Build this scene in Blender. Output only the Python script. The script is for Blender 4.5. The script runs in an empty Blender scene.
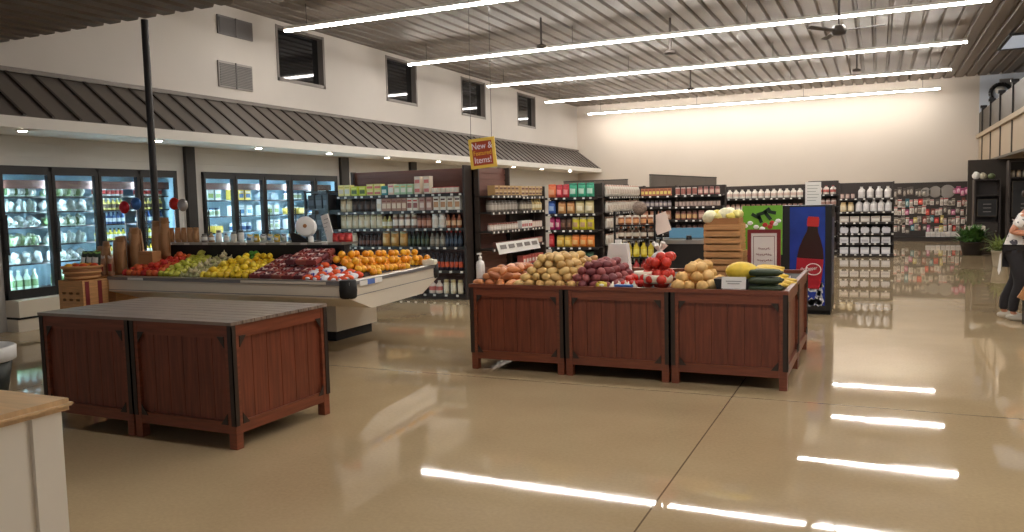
import bpy, bmesh, math, random
from mathutils import Vector, Matrix
random.seed(11)
PI = math.pi
C = bpy.context.scene.collection
R_ = math.radians

# ------------------------------------------------------------------ materials
def lin(c):
    out = []
    for v in c[:3]:
        v /= 255.0
        out.append(v / 12.92 if v <= 0.04045 else ((v + 0.055) / 1.055) ** 2.4)
    return tuple(out) + (1.0,)

MATS = {}
def mat(name, col, rough=0.5, metal=0.0, spec=0.5, var=0.0, vscale=8.0, bump=0.0, bscale=60.0, stretch=None, emit=None, estr=0.0, sss=0.0):
    if name in MATS: return MATS[name]
    m = bpy.data.materials.new(name); m.use_nodes = True
    nt = m.node_tree; b = nt.nodes['Principled BSDF']
    c = lin(col)
    b.inputs['Base Color'].default_value = c
    b.inputs['Roughness'].default_value = rough
    b.inputs['Metallic'].default_value = metal
    b.inputs['Specular IOR Level'].default_value = spec
    if sss: b.inputs['Subsurface Weight'].default_value = sss; b.inputs['Subsurface Radius'].default_value = (.01, .006, .004)
    if emit:
        b.inputs['Emission Color'].default_value = lin(emit); b.inputs['Emission Strength'].default_value = estr
    vec = None
    if var or bump:
        tc = nt.nodes.new('ShaderNodeTexCoord'); mp = nt.nodes.new('ShaderNodeMapping')
        nt.links.new(tc.outputs['Object'], mp.inputs['Vector'])
        if stretch: mp.inputs['Scale'].default_value = stretch
        vec = mp.outputs['Vector']
    if var:
        n = nt.nodes.new('ShaderNodeTexNoise'); n.inputs['Scale'].default_value = vscale; n.inputs['Detail'].default_value = 5
        nt.links.new(vec, n.inputs['Vector'])
        mx = nt.nodes.new('ShaderNodeMix'); mx.data_type = 'RGBA'
        lo = tuple(max(0, x * (1 - var)) for x in c[:3]) + (1,); hi = tuple(min(1, x * (1 + var)) for x in c[:3]) + (1,)
        rp = nt.nodes.new('ShaderNodeMapRange'); rp.inputs[1].default_value = .3; rp.inputs[2].default_value = .7
        nt.links.new(n.outputs['Fac'], rp.inputs[0])
        nt.links.new(rp.outputs[0], mx.inputs[0]); mx.inputs[6].default_value = lo; mx.inputs[7].default_value = hi
        nt.links.new(mx.outputs[2], b.inputs['Base Color'])
    if bump:
        n2 = nt.nodes.new('ShaderNodeTexNoise'); n2.inputs['Scale'].default_value = bscale
        nt.links.new(vec, n2.inputs['Vector'])
        bp = nt.nodes.new('ShaderNodeBump'); bp.inputs['Strength'].default_value = bump; bp.inputs['Distance'].default_value = .01
        nt.links.new(n2.outputs['Fac'], bp.inputs['Height']); nt.links.new(bp.outputs['Normal'], b.inputs['Normal'])
    MATS[name] = m
    return m

def col(r, g, b, rough=.45):          # a plain packaging colour
    return mat('pack_%d_%d_%d' % (r, g, b), (r, g, b), rough)

def glass_mat(name='cooler_glass', tint=(235, 245, 245), refl=.5):
    if name in MATS: return MATS[name]
    m = bpy.data.materials.new(name); m.use_nodes = True; nt = m.node_tree
    for n in list(nt.nodes): nt.nodes.remove(n)
    o = nt.nodes.new('ShaderNodeOutputMaterial'); t = nt.nodes.new('ShaderNodeBsdfTransparent'); g = nt.nodes.new('ShaderNodeBsdfGlossy')
    t.inputs[0].default_value = lin(tint); g.inputs['Roughness'].default_value = .02
    lw = nt.nodes.new('ShaderNodeLayerWeight'); lw.inputs[0].default_value = .5
    pw = nt.nodes.new('ShaderNodeMath'); pw.operation = 'POWER'; pw.inputs[1].default_value = 4; nt.links.new(lw.outputs['Facing'], pw.inputs[0])
    f = nt.nodes.new('ShaderNodeMath'); f.operation = 'MULTIPLY_ADD'; f.inputs[1].default_value = .6; f.inputs[2].default_value = .035; nt.links.new(pw.outputs[0], f.inputs[0])
    mx = nt.nodes.new('ShaderNodeMixShader')
    nt.links.new(f.outputs[0], mx.inputs[0]); nt.links.new(t.outputs[0], mx.inputs[1]); nt.links.new(g.outputs[0], mx.inputs[2]); nt.links.new(mx.outputs[0], o.inputs[0])
    MATS[name] = m
    return m

def floor_mat():
    m = bpy.data.materials.new('polished_concrete'); m.use_nodes = True; nt = m.node_tree; b = nt.nodes['Principled BSDF']
    tc = nt.nodes.new('ShaderNodeTexCoord'); L = nt.links.new
    def noise(s, d=6):
        n = nt.nodes.new('ShaderNodeTexNoise'); n.inputs['Scale'].default_value = s; n.inputs['Detail'].default_value = d; L(tc.outputs['Object'], n.inputs['Vector']); return n
    n1, n2 = noise(.6, 4), noise(45, 3)
    r = nt.nodes.new('ShaderNodeValToRGB'); r.color_ramp.elements[0].position = .3; r.color_ramp.elements[1].position = .72
    r.color_ramp.elements[0].color = lin((166, 143, 110)); r.color_ramp.elements[1].color = lin((190, 169, 134))
    L(n1.outputs['Fac'], r.inputs[0])
    mx = nt.nodes.new('ShaderNodeMix'); mx.data_type = 'RGBA'; mx.blend_type = 'OVERLAY'; mx.inputs[0].default_value = .14
    L(r.outputs[0], mx.inputs[6]); L(n2.outputs['Fac'], mx.inputs[7])
    # saw-cut control joints
    sp = nt.nodes.new('ShaderNodeSeparateXYZ'); L(tc.outputs['Object'], sp.inputs[0])
    def line(out, off, period, half):
        a = nt.nodes.new('ShaderNodeMath'); a.operation = 'SUBTRACT'; L(out, a.inputs[0]); a.inputs[1].default_value = off - period / 2
        w = nt.nodes.new('ShaderNodeMath'); w.operation = 'FLOORED_MODULO'; L(a.outputs[0], w.inputs[0]); w.inputs[1].default_value = period
        c = nt.nodes.new('ShaderNodeMath'); c.operation = 'SUBTRACT'; L(w.outputs[0], c.inputs[0]); c.inputs[1].default_value = period / 2
        d = nt.nodes.new('ShaderNodeMath'); d.operation = 'ABSOLUTE'; L(c.outputs[0], d.inputs[0])
        e = nt.nodes.new('ShaderNodeMath'); e.operation = 'LESS_THAN'; L(d.outputs[0], e.inputs[0]); e.inputs[1].default_value = half
        return e
    j1, j2 = line(sp.outputs[0], -1.055, 6.1, .005), line(sp.outputs[1], 6.45, 6.1, .007)
    mm = nt.nodes.new('ShaderNodeMath'); mm.operation = 'MAXIMUM'; L(j1.outputs[0], mm.inputs[0]); L(j2.outputs[0], mm.inputs[1])
    mj = nt.nodes.new('ShaderNodeMix'); mj.data_type = 'RGBA'; L(mm.outputs[0], mj.inputs[0]); L(mx.outputs[2], mj.inputs[6]); mj.inputs[7].default_value = lin((112, 94, 72))
    L(mj.outputs[2], b.inputs['Base Color'])
    n3 = noise(1.6, 3); rr = nt.nodes.new('ShaderNodeMapRange'); rr.inputs[1].default_value = .35; rr.inputs[2].default_value = .7; rr.inputs[3].default_value = .018; rr.inputs[4].default_value = .04
    L(n3.outputs['Fac'], rr.inputs[0]); L(rr.outputs[0], b.inputs['Roughness'])
    n4 = noise(1.1, 2); bp = nt.nodes.new('ShaderNodeBump'); bp.inputs['Strength'].default_value = .010; bp.inputs['Distance'].default_value = .03
    L(n4.outputs['Fac'], bp.inputs['Height']); L(bp.outputs['Normal'], b.inputs['Normal'])
    b.inputs['Specular IOR Level'].default_value = .5
    return m

def siding_mat():
    m = mat('white_siding', (196, 194, 190), .55)
    nt = m.node_tree; b = nt.nodes['Principled BSDF']; L = nt.links.new
    tc = nt.nodes.new('ShaderNodeTexCoord'); sp = nt.nodes.new('ShaderNodeSeparateXYZ'); L(tc.outputs['Object'], sp.inputs[0])
    a = nt.nodes.new('ShaderNodeMath'); a.operation = 'FLOORED_MODULO'; L(sp.outputs[2], a.inputs[0]); a.inputs[1].default_value = .2
    g = nt.nodes.new('ShaderNodeMath'); g.operation = 'GREATER_THAN'; L(a.outputs[0], g.inputs[0]); g.inputs[1].default_value = .012
    bp = nt.nodes.new('ShaderNodeBump'); bp.inputs['Strength'].default_value = .6; bp.inputs['Distance'].default_value = .02
    L(g.outputs[0], bp.inputs['Height']); L(bp.outputs['Normal'], b.inputs['Normal'])
    return m

M = dict(
    floor=floor_mat(), siding=siding_mat(),
    upper=mat('painted_wall', (205, 198, 190), .7, var=.03, vscale=.8),
    back=mat('beige_wall', (208, 197, 184), .8, var=.02, vscale=.6),
    ceil=mat('brown_deck', (122, 112, 103), .55, var=.10, vscale=2.0, stretch=(1, .12, 1)),
    deck=mat('dark_deck', (110, 99, 92), .5, var=.08, vscale=2.0, stretch=(1, .12, 1)),
    awn=mat('brown_metal', (112, 104, 97), .5, .2), awnd=mat('brown_metal_seam', (62, 54, 49), .5, .2),
    white=mat('white_paint', (226, 222, 214), .5), dark=mat('dark_steel', (46, 43, 42), .45, .3),
    black=mat('black_metal', (24, 23, 24), .4), rubber=mat('black_rubber', (20, 20, 21), .7),
    vent=mat('vent_grey', (150, 144, 138), .5), ventd=mat('vent_dark', (104, 99, 97), .5),
    darkglass=mat('dark_glass', (14, 15, 18), .04, spec=.6),
    bincherry=mat('cherry_wood', (114, 58, 39), .38, var=.32, vscale=5, stretch=(9, 9, .6)),
    binrail=mat('cherry_rail', (122, 65, 44), .35, var=.25, vscale=5, stretch=(.7, .7, 9)),
    binsteel=mat('bin_steel', (66, 56, 50), .45, .5),
    bintop=mat('dark_plank', (128, 114, 104), .3, var=.4, vscale=3, stretch=(1, 14, 1)),
    liner=mat('bin_liner', (38, 30, 26), .7),
    lipwood=mat('pale_lip_wood', (150, 104, 72), .4, var=.25, vscale=6, stretch=(6, 1, 1)),
    case=mat('case_enamel', (222, 212, 194), .3), bumper=mat('grey_bumper', (128, 126, 128), .4, .3),
    stainless=mat('brushed_steel', (190, 186, 178), .28, .8),
    crate=mat('crate_wood', (206, 154, 100), .6, var=.18, vscale=5, stretch=(1, 1, 12)),
    cratedark=mat('crate_wood_dark', (160, 108, 66), .65, var=.18, vscale=5, stretch=(1, 1, 12)),
    kraft=mat('kraft_paper', (186, 138, 92), .75, var=.10, vscale=9, bump=.25, bscale=25), cardboard=mat('cardboard', (178, 126, 80), .75, var=.06),
    gond=mat('gondola_dark', (58, 49, 45), .5), gondback=mat('gondola_brown', (116, 76, 66), .5, var=.12, vscale=4, stretch=(.4, .4, 8)),
    shelf=mat('shelf_dark', (46, 40, 38), .45), tag=mat('price_tag', (232, 230, 224), .6),
    greypanel=mat('grey_brown_panel', (104, 95, 86), .55), paper=mat('paper_white', (240, 238, 234), .6),
    glass=glass_mat(), wood=mat('laminate_wood', (196, 163, 122), .35, var=.16, vscale=4, stretch=(1, 10, 1)),
    cream=mat('cabinet_cream', (222, 214, 200), .45), tan=mat('mezzanine_tan', (176, 158, 134), .6),
    railp=mat('rail_panel', (66, 58, 48), .5), skin=mat('skin', (204, 142, 112), .5, sss=.1), hair=mat('dark_hair', (62, 44, 34), .6),
    leaf=mat('leaf_green', (66, 104, 42), .5, var=.35, vscale=12), leafp=mat('leaf_pale', (134, 150, 84), .5, var=.3, vscale=12),
    pot=mat('stone_pot', (176, 166, 146), .7, var=.1), potd=mat('dark_pot', (44, 38, 34), .6),
    coolin=mat('cooler_lining', (172, 204, 220), .4),
    lamp=mat('strip_diffuser', (255, 250, 240), .5, emit=(255, 249, 241), estr=33.0),
    down=mat('downlight_lens', (255, 250, 240), .5, emit=(255, 240, 216), estr=40.0),
    tube=mat('cooler_tube', (240, 250, 255), .5, emit=(214, 236, 255), estr=60.0),
    sky=mat('skylight_panel', (210, 215, 220), .5, emit=(208, 220, 235), estr=.2),
)

# ------------------------------------------------------------------ mesh builder
class MB:
    def __init__(s): s.bm = bmesh.new()
    def _faces(s, vs, faces, mi):
        v = [s.bm.verts.new(p) for p in vs]
        for f in faces:
            try:
                fc = s.bm.faces.new([v[i] for i in f]); fc.material_index = mi
            except ValueError: pass
        return v
    def box(s, a, b, mi=0, T=None):
        x0, y0, z0 = a; x1, y1, z1 = b
        P = [Vector(p) for p in ((x0, y0, z0), (x1, y0, z0), (x1, y1, z0), (x0, y1, z0), (x0, y0, z1), (x1, y0, z1), (x1, y1, z1), (x0, y1, z1))]
        if T: P = [T @ p for p in P]
        s._faces(P, [(0, 3, 2, 1), (4, 5, 6, 7), (0, 1, 5, 4), (1, 2, 6, 5), (2, 3, 7, 6), (3, 0, 4, 7)], mi)
        return s
    def cbox(s, c, d, mi=0, rot=None):
        T = Matrix.Translation(c)
        if rot: T = T @ rot
        return s.box((-d[0] / 2, -d[1] / 2, -d[2] / 2), (d[0] / 2, d[1] / 2, d[2] / 2), mi, T)
    def tube(s, p0, p1, r0, r1=None, n=10, mi=0):
        r1 = r0 if r1 is None else r1
        p0, p1 = Vector(p0), Vector(p1); d = (p1 - p0).normalized()
        q = d.orthogonal().normalized(); w = d.cross(q)
        ra = [p0 + (q * math.cos(t) + w * math.sin(t)) * r0 for t in (2 * PI * i / n for i in range(n))]
        rb = [p1 + (q * math.cos(t) + w * math.sin(t)) * r1 for t in (2 * PI * i / n for i in range(n))]
        s._faces(ra + rb, [tuple(range(n))[::-1], tuple(range(n, 2 * n))] + [(i, (i + 1) % n, n + (i + 1) % n, n + i) for i in range(n)], mi)
        return s
    def lathe(s, prof, n=12, mis=None, c=(0, 0, 0), T=None, sx=1, sy=1):
        rings = []; c = Vector(c)
        for r, z in prof:
            ring = []
            for i in range(n):
                t = 2 * PI * i / n; p = Vector((r * math.cos(t) * sx, r * math.sin(t) * sy, z))
                if T: p = T @ p
                ring.append(s.bm.verts.new(c + p))
            rings.append(ring)
        for k in range(len(rings) - 1):
            for i in range(n):
                f = s.bm.faces.new((rings[k][i], rings[k][(i + 1) % n], rings[k + 1][(i + 1) % n], rings[k + 1][i]))
                f.material_index = mis[k] if mis else 0; f.smooth = True
        f = s.bm.faces.new(rings[0][::-1]); f.material_index = mis[0] if mis else 0
        f = s.bm.faces.new(rings[-1]); f.material_index = mis[-1] if mis else 0
        return s
    def blob(s, c, rad, mi=0, seg=10, rings=7, rot=None, lump=0.0, fn=None):
        c = Vector(c); rows = []
        ph = [random.uniform(0, 6.28) for _ in range(4)]
        for k in range(rings + 1):
            v = PI * k / rings; row = []
            for i in range(seg if 0 < k < rings else 1):
                u = 2 * PI * i / seg
                d = Vector((math.sin(v) * math.cos(u), math.sin(v) * math.sin(u), -math.cos(v)))
                sc = 1 + lump * (math.sin(3 * u + ph[0]) * math.sin(v) * .5 + math.sin(2 * v + ph[1]) * .4 + math.sin(2 * u + 3 * v + ph[2]) * .5)
                p = Vector((d.x * rad[0] * sc, d.y * rad[1] * sc, d.z * rad[2] * sc))
                if fn: p = fn(p, d)
                if rot: p = rot @ p
                row.append(s.bm.verts.new(c + p))
            rows.append(row)
        for k in range(rings):
            a, b = rows[k], rows[k + 1]
            for i in range(seg):
                j = (i + 1) % seg
                if len(a) == 1: q = (a[0], b[j], b[i])
                elif len(b) == 1: q = (a[i], a[j], b[0])
                else: q = (a[i], a[j], b[j], b[i])
                f = s.bm.faces.new(q); f.smooth = True; f.material_index = mi
        return s
    def prism(s, poly, axis, t0, t1, mi=0):       # poly in the two other axes, in order
        def P(p, t):
            return {'x': (t, p[0], p[1]), 'y': (p[0], t, p[1]), 'z': (p[0], p[1], t)}[axis]
        n = len(poly)
        s._faces([P(p, t0) for p in poly] + [P(p, t1) for p in poly], [tuple(range(n))[::-1], tuple(range(n, 2 * n))] + [(i, (i + 1) % n, n + (i + 1) % n, n + i) for i in range(n)], mi)
        return s
    def quad(s, a, b, c, d, mi=0):
        s._faces([a, b, c, d], [(0, 1, 2, 3)], mi); return s
    def strip(s, poly, axis, t0, t1, mi=0):       # open profile extruded along an axis
        def P(p, t):
            return {'x': (t, p[0], p[1]), 'y': (p[0], t, p[1]), 'z': (p[0], p[1], t)}[axis]
        n = len(poly)
        s._faces([P(p, t0) for p in poly] + [P(p, t1) for p in poly], [(i, i + 1, n + i + 1, n + i) for i in range(n - 1)], mi)
        return s
    def mesh(s, name, mats, bevel=0.0):
        bmesh.ops.recalc_face_normals(s.bm, faces=s.bm.faces[:])
        if bevel:
            bmesh.ops.bevel(s.bm, geom=s.bm.edges[:], offset=bevel, segments=2, affect='EDGES', clamp_overlap=True)
        me = bpy.data.meshes.new(name); s.bm.to_mesh(me); s.bm.free()
        for m in (mats if isinstance(mats, (list, tuple)) else [mats]): me.materials.append(m)
        return me
    def build(s, name, mats, parent=None, loc=None, bevel=0.0, rot=None):
        o = bpy.data.objects.new(name, s.mesh(name, mats, bevel)); C.objects.link(o)
        if parent: o.parent = parent
        if loc: o.location = loc
        if rot: o.rotation_euler = rot
        return o

def tag(o, label, cat, group=None, kind=None):
    o['label'] = label; o['category'] = cat
    if group: o['group'] = group
    if kind: o['kind'] = kind
    return o
def thing(name, label, cat, loc=(0, 0, 0), rz=0, group=None):
    o = bpy.data.objects.new(name, None); C.objects.link(o); o.location = loc; o.rotation_euler = (0, 0, rz); o.empty_display_size = .1
    return tag(o, label, cat, group)
def struct(o): o['kind'] = 'structure'; return o
def inst(me, name, loc, rz=0, rot=None, scale=None):
    o = bpy.data.objects.new(name, me); C.objects.link(o); o.location = loc
    o.rotation_euler = rot if rot else (0, 0, rz)
    if scale: o.scale = scale if hasattr(scale, '__len__') else (scale,) * 3
    return o
def copy_tree(o, parent=None):
    c = o.copy(); C.objects.link(c)
    if parent: c.parent = parent
    for ch in list(o.children): copy_tree(ch, c)
    return c
def text(name, s, size, loc, rot, m, parent=None, align='CENTER', ext=.001, shear=0.0, sx=1.0):
    cu = bpy.data.curves.new(name, 'FONT'); cu.body = s; cu.size = size; cu.align_x = align; cu.align_y = 'CENTER'; cu.extrude = ext; cu.shear = shear
    cu.materials.append(m); o = bpy.data.objects.new(name, cu); C.objects.link(o); o.location = loc; o.rotation_euler = rot; o.scale = (sx, 1, 1)
    me = bpy.data.meshes.new_from_object(o); bpy.data.objects.remove(o); bpy.data.curves.remove(cu)
    o = bpy.data.objects.new(name, me); C.objects.link(o); o.location = loc; o.rotation_euler = rot; o.scale = (sx, 1, 1)
    if parent: o.parent = parent
    return o
FACE = (PI / 2, 0, 0)                   # text standing up, facing -Y

# ------------------------------------------------------------------ camera
f, pit, rol, yaw, H = 794.5825, .0793622, -.0244499, .4329443, 1.6
fw = Vector((-math.sin(yaw) * math.cos(pit), math.cos(yaw) * math.cos(pit), -math.sin(pit)))
r0 = Vector((math.cos(yaw), math.sin(yaw), 0)); u0 = r0.cross(fw)
rr = r0 * math.cos(rol) + u0 * math.sin(rol); uu = -r0 * math.sin(rol) + u0 * math.cos(rol)
cam = bpy.data.cameras.new('camera'); co = bpy.data.objects.new('camera', cam); C.objects.link(co)
cam.sensor_width = 36; cam.lens = f / 1024 * 36; cam.clip_end = 200
mw = Matrix.Identity(4)
for i in range(3):
    mw[i][0] = rr[i]; mw[i][1] = uu[i]; mw[i][2] = -fw[i]
mw[2][3] = H
co.matrix_world = mw
bpy.context.scene.camera = co

# ------------------------------------------------------------------ room
XL, YB, ZC = -10.88, 30.0, 5.32
XR = 7.0
struct(MB().box((-13, -5, -.1), (XR + .3, YB + .3, 0)).build('floor', M['floor']))
# corrugated ceiling deck, flutes running along the room
def corrugated(x0, x1, z, pitch, groove, depth):
    pts = []; x = x0
    while x < x1:
        w = pitch - groove
        pts += [(x, z), (x + w, z), (x + w + groove * .25, z + depth), (x + pitch - groove * .25, z + depth)]; x += pitch
    pts.append((x, z)); return pts
m = MB(); m.strip(corrugated(XL - .1, XR + .2, ZC, .33, .10, .07), 'y', -5.0, YB + .2); m.box((XL - .2, -5.0, ZC + .1), (XR + .3, YB + .2, ZC + .2))
struct(m.build('ceiling', M['ceil']))
m = MB(); m.strip(corrugated(XL - .1, -4.9, 3.9, .30, .12, .06), 'y', -5.0, 7.0); m.box((XL - .2, -5, 3.99), (-4.9, 7.0, 4.1))
struct(m.build('ceiling_deck', M['deck']))
# left wall: siding below the awning with openings for the two coolers, painted wall above with window openings
C1, C2 = (6.93, 9.97), (10.54, 14.40)
CZ0, CZ1 = .44, 2.27
m = MB()
for a, b in ((-5, C1[0]), (C1[1], C2[0]), (C2[1], YB)): m.box((XL - .2, a, 0), (XL, b, 2.7))
for a, b in (C1, C2): m.box((XL - .2, a, CZ1), (XL, b, 2.7)); m.box((XL - .2, a, 0), (XL, b, CZ0))
wl = struct(m.build('wall_left', M['siding']))
WINS = [(12.65, 14.17), (16.52, 17.95), (20.36, 21.9), (24.26, 25.79)]
WZ0, WZ1 = 4.14, 5.24
m = MB(); m.box((XL - .2, -5, 2.7), (XL, YB, WZ0)); m.box((XL - .2, -5, WZ1), (XL, YB, ZC + .1))
y = -5
for a, b in WINS: m.box((XL - .2, y, WZ0), (XL, a, WZ1)); y = b
m.box((XL - .2, y, WZ0), (XL, YB, WZ1))
struct(m.build('wall_left_upper', M['upper']))
for i, (a, b) in enumerate(WINS):
    w = struct(MB().box((XL - .19, a, WZ0), (XL - .13, b, WZ1)).build('window_%d' % (i + 1), M['darkglass']))
    fr = MB()
    for q in ((a, a + .06), (b - .06, b)): fr.box((XL - .13, q[0], WZ0), (XL + .01, q[1], WZ1))
    fr.box((XL - .13, a, WZ0), (XL + .01, b, WZ0 + .07)); fr.box((XL - .13, a, WZ1 - .06), (XL - .005, b, WZ1))
    fr.build('window_frame', M['awn'], w)
struct(MB().box((XL - .2, YB, 0), (XR + .3, YB + .2, ZC + .1)).build('wall_back', M['back']))
struct(MB().box((2.92, YB - .012, 3.3), (XR, YB, ZC)).build('wall_back_mezzanine', mat('daylight_tinted_wall', (204, 210, 220), .7)))  # back wall over the mezzanine, with cool daylight put into its colour
struct(MB().box((2.22, 25.2, 0), (6.98, 25.3, 2.46)).build('wall_partition', mat('dark_partition', (58, 50, 43), .7)))
# right wall behind the mezzanine
m = MB(); m.box((XR, -5, 0), (XR + .2, YB, ZC + .1))
struct(m.build('wall_right', M['upper']))
# store front behind the camera, with wide daylight openings
m = MB(); m.box((-13, -5.2, 0), (XR, -5, .4)); m.box((-13, -5.2, 3.0), (XR, -5, 4.1))
for x in (-13, -9, -5, -1, 3, 6.8): m.box((x - .1, -5.2, .4), (x + .1, -5, 3.0))
struct(m.build('wall_front', M['upper']))
# steel wall columns under the awning
for a, b in ((10.16, 10.36), (14.52, 14.80), (17.42, 17.70), (22.58, 22.95)):
    struct(MB().box((XL - .05, a, 0), (XL + .07, b, 2.7)).build('trim_%d' % int(a), M['dark']))
# mezzanine on the right
MX = 2.92
t = thing('mezzanine', 'tan fronted mezzanine balcony with brown railing high on the right side', 'balcony', (MX, 24, 0))
MB().box((0, -6, 2.5), (3.9, 5.95, 3.3)).build('beam', M['tan'], t)
m = MB()
for k in range(7): m.box((-.03, -5.43 + k * 2.05, 2.5), (0, -5.37 + k * 2.05, 3.3))

m.box((-.04, -6, 2.46), (.0, 5.95, 2.52)); m.build('batten', M['railp'], t)
MB().box((-.08, -6, 3.3), (.15, 5.95, 3.42)).build('ledge', M['tan'], t)
MB().box((0, -6, 3.42), (.03, 5.95, 4.12)).build('rail_panel', M['railp'], t)
for y in (-5.4, -3.3, -1.35, .9, 2.9, 4.9):
    p = MB().box((-.04, y - .05, 3.42), (.07, y + .05, 4.18)).build('post', M['dark'], t)
    MB().box((-.07, y - .085, 4.18), (.10, y + .085, 4.26)).build('post_cap', M['black'], p)
# things on the wall and ceiling beyond the mezzanine rail
t = thing('wall_vent', 'small grey vent grille high on the white wall above the mezzanine', 'vent', (3.65, 29.98, 5.03))
MB().box((-.19, -.03, -.13), (.19, 0, .13)).build('frame', M['vent'], t)
m = MB()
for k in range(6): m.box((-.17, -.045, -.11 + k * .038), (.17, -.03, -.09 + k * .038))
m.build('louver', M['ventd'], t)
m = MB()
for k in range(20):
    a, b = 2 * PI * k / 20, 2 * PI * (k + 1) / 20
    m.tube((.28 * math.cos(a), 0, .28 * math.sin(a)), (.28 * math.cos(b), 0, .28 * math.sin(b)), .06, n=8)
m.blob((-.03, .0, .08), (.14, .05, .12), 1, lump=.2)
o = m.build('wreath', [M['black'], M['white']], loc=(3.5, 29.93, 4.72)); tag(o, 'round black wreath on the white wall behind the mezzanine rail', 'wreath')
t = thing('skylight', 'pale square ceiling panel glowing above the mezzanine', 'ceiling panel', (3.4, 23.6, ZC))
MB().box((-.55, -1.05, -.03), (.55, 1.05, 0)).build('panel', M['sky'], t)
m = MB()
for a, b in (((-.62, -1.12), (.62, -1.05)), ((-.62, 1.05), (.62, 1.12)), ((-.62, -1.05), (-.55, 1.05)), ((.55, -1.05), (.62, 1.05))): m.box((a[0], a[1], -.05), (b[0], b[1], 0))
m.build('frame', M['dark'], t)

# ------------------------------------------------------------------ awning along the left wall
AX, AZ, WTZ = -9.91, 2.85, 3.58
t = thing('awning', 'long brown standing seam metal awning along the left wall', 'awning', (XL + .003, 6.0, 2.7))
def A(x, y, z): return (x - XL, y - 6.0, z - 2.7)
MB().prism([(p[0] - XL, p[1] - 2.7) for p in ((XL, WTZ - .04), (AX, AZ - .04), (AX, AZ), (XL, WTZ))], 'y', 0, 23.98).build('roof_panel', M['awn'], t)
m = MB(); y = 6.32
while y < 29.9:
    m.prism([(p[0] - XL, p[1] - 2.7) for p in ((XL, WTZ), (AX, AZ), (AX, AZ + .03), (XL, WTZ + .03))], 'y', y - 6.0, y - 6.0 + .04); y += .395
m.build('standing_seam', M['awnd'], t)
MB().box(A(XL, 6.0, WTZ - .02), A(XL + .06, 29.98, WTZ + .045)).build('ridge_cap', M['awn'], t)
MB().box(A(AX - .05, 6.0, 2.70), A(AX + .02, 29.98, 2.845)).build('fascia', M['white'], t)
MB().box(A(XL + .0, 6.0, 2.70), A(AX - .05, 29.98, 2.74)).build('soffit', M['white'], t)
# soffit downlights
p0 = None
for y in (6.84, 9.0, 11.19, 13.22, 15.32, 17.63, 19.9, 22.2, 24.46, 27.13):
    if p0 is None:
        p0 = thing('downlight', 'small round recessed downlight in the white soffit under the brown awning', 'downlight', (-10.13, y, 2.70), 0, 'soffit downlights')
        MB().lathe([(.045, 0), (.085, 0), (.085, -.012), (.06, -.016)], 14).build('trim_ring', M['white'], p0)
        MB().lathe([(.001, -.010), (.05, -.022), (.055, -.005)], 14).build('lens', M['down'], p0)
    else:
        c = copy_tree(p0); c.location.y = y
# ------------------------------------------------------------------ strip lights
names = ['over the first high window from the post', 'reaching over the second high window', 'ending just past the third high window', 'ending just past the last high window', 'farthest, closest to the back wall']
first = None
for i, y in enumerate((11.97, 16.24, 20.42, 24.7, 29.0)):
    lab = 'long white linear strip light ' + names[i]
    if first is None:
        first = thing('strip_light', lab, 'strip light', (-4.16, y, 4.9), 0, 'linear strip lights')
        MB().box((-5.89, -.05, .0), (5.89, .05, .05)).build('housing', M['white'], first)
        MB().box((-5.89, -.034, -.035), (5.89, .034, 0)).build('diffuser', M['lamp'], first)
        for x in (-5.4, -1.8, 1.8, 5.4): MB().tube((x, 0, .05), (x, 0, .42), .006, n=6).build('hanger', M['dark'], first)
    else:
        c = copy_tree(first); c.location = (-4.16, y, 4.9); c['label'] = lab
# the same fixtures continue over the entrance side, right of the low deck
for y, lab in ((7.77, 'white linear strip light above the central produce bins, over the top of the picture'), (4.0, 'white linear strip light over the entrance, behind the camera view')):
    c = copy_tree(first); c.location = (1.4, y, 4.9); c['label'] = lab
# pendant speakers and a ceiling fan
pp = None
for x, y, z, lab in ((-3.95, 16.6, 4.62, 'brown pendant on a thin rod just below the second strip light'), (-6.25, 15.2, 4.75, 'small dark pendant left of the third strip light, below the second'), (-4.9, 23.0, 4.7, 'small dark pendant between the third and fourth strip lights, toward the left'), (-.55, 22.6, 4.78, 'small dark pendant between the third and fourth strip lights, toward the right')):
    if pp is None:
        pp = thing('pendant', lab, 'pendant', (x, y, z), 0, 'ceiling pendants')
        MB().lathe([(.02, .05), (.05, .05), (.12, .02), (.13, -.02), (.10, -.04), (.01, -.045)], 16).build('shade', M['awnd'], pp)
        MB().tube((0, 0, .04), (0, 0, .75), .025, n=8).build('rod', M['awnd'], pp)
    else:
        c = copy_tree(pp); c.location = (x, y, z); c['label'] = lab; c.scale = (.8, .8, .8)
t = thing('ceiling_fan', 'brown ceiling fan with thin blades near the top right strip light', 'ceiling fan', (-.70, 16.1, 4.62))
MB().tube((0, 0, .05), (0, 0, .7), .02, n=8).build('rod', M['awnd'], t)
MB().lathe([(.03, -.10), (.12, -.08), (.14, 0), (.10, .08), (.03, .10)], 14).build('motor', M['awnd'], t)
for k in range(3):
    a = R_(-8 + 120 * k); q = MB().box((.1, -.05, -.02), (.78, .05, -.005), 0, Matrix.Rotation(a, 4, 'Z') @ Matrix.Rotation(R_(14), 4, 'X')); q.build('blade', M['awnd'], t)
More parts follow.
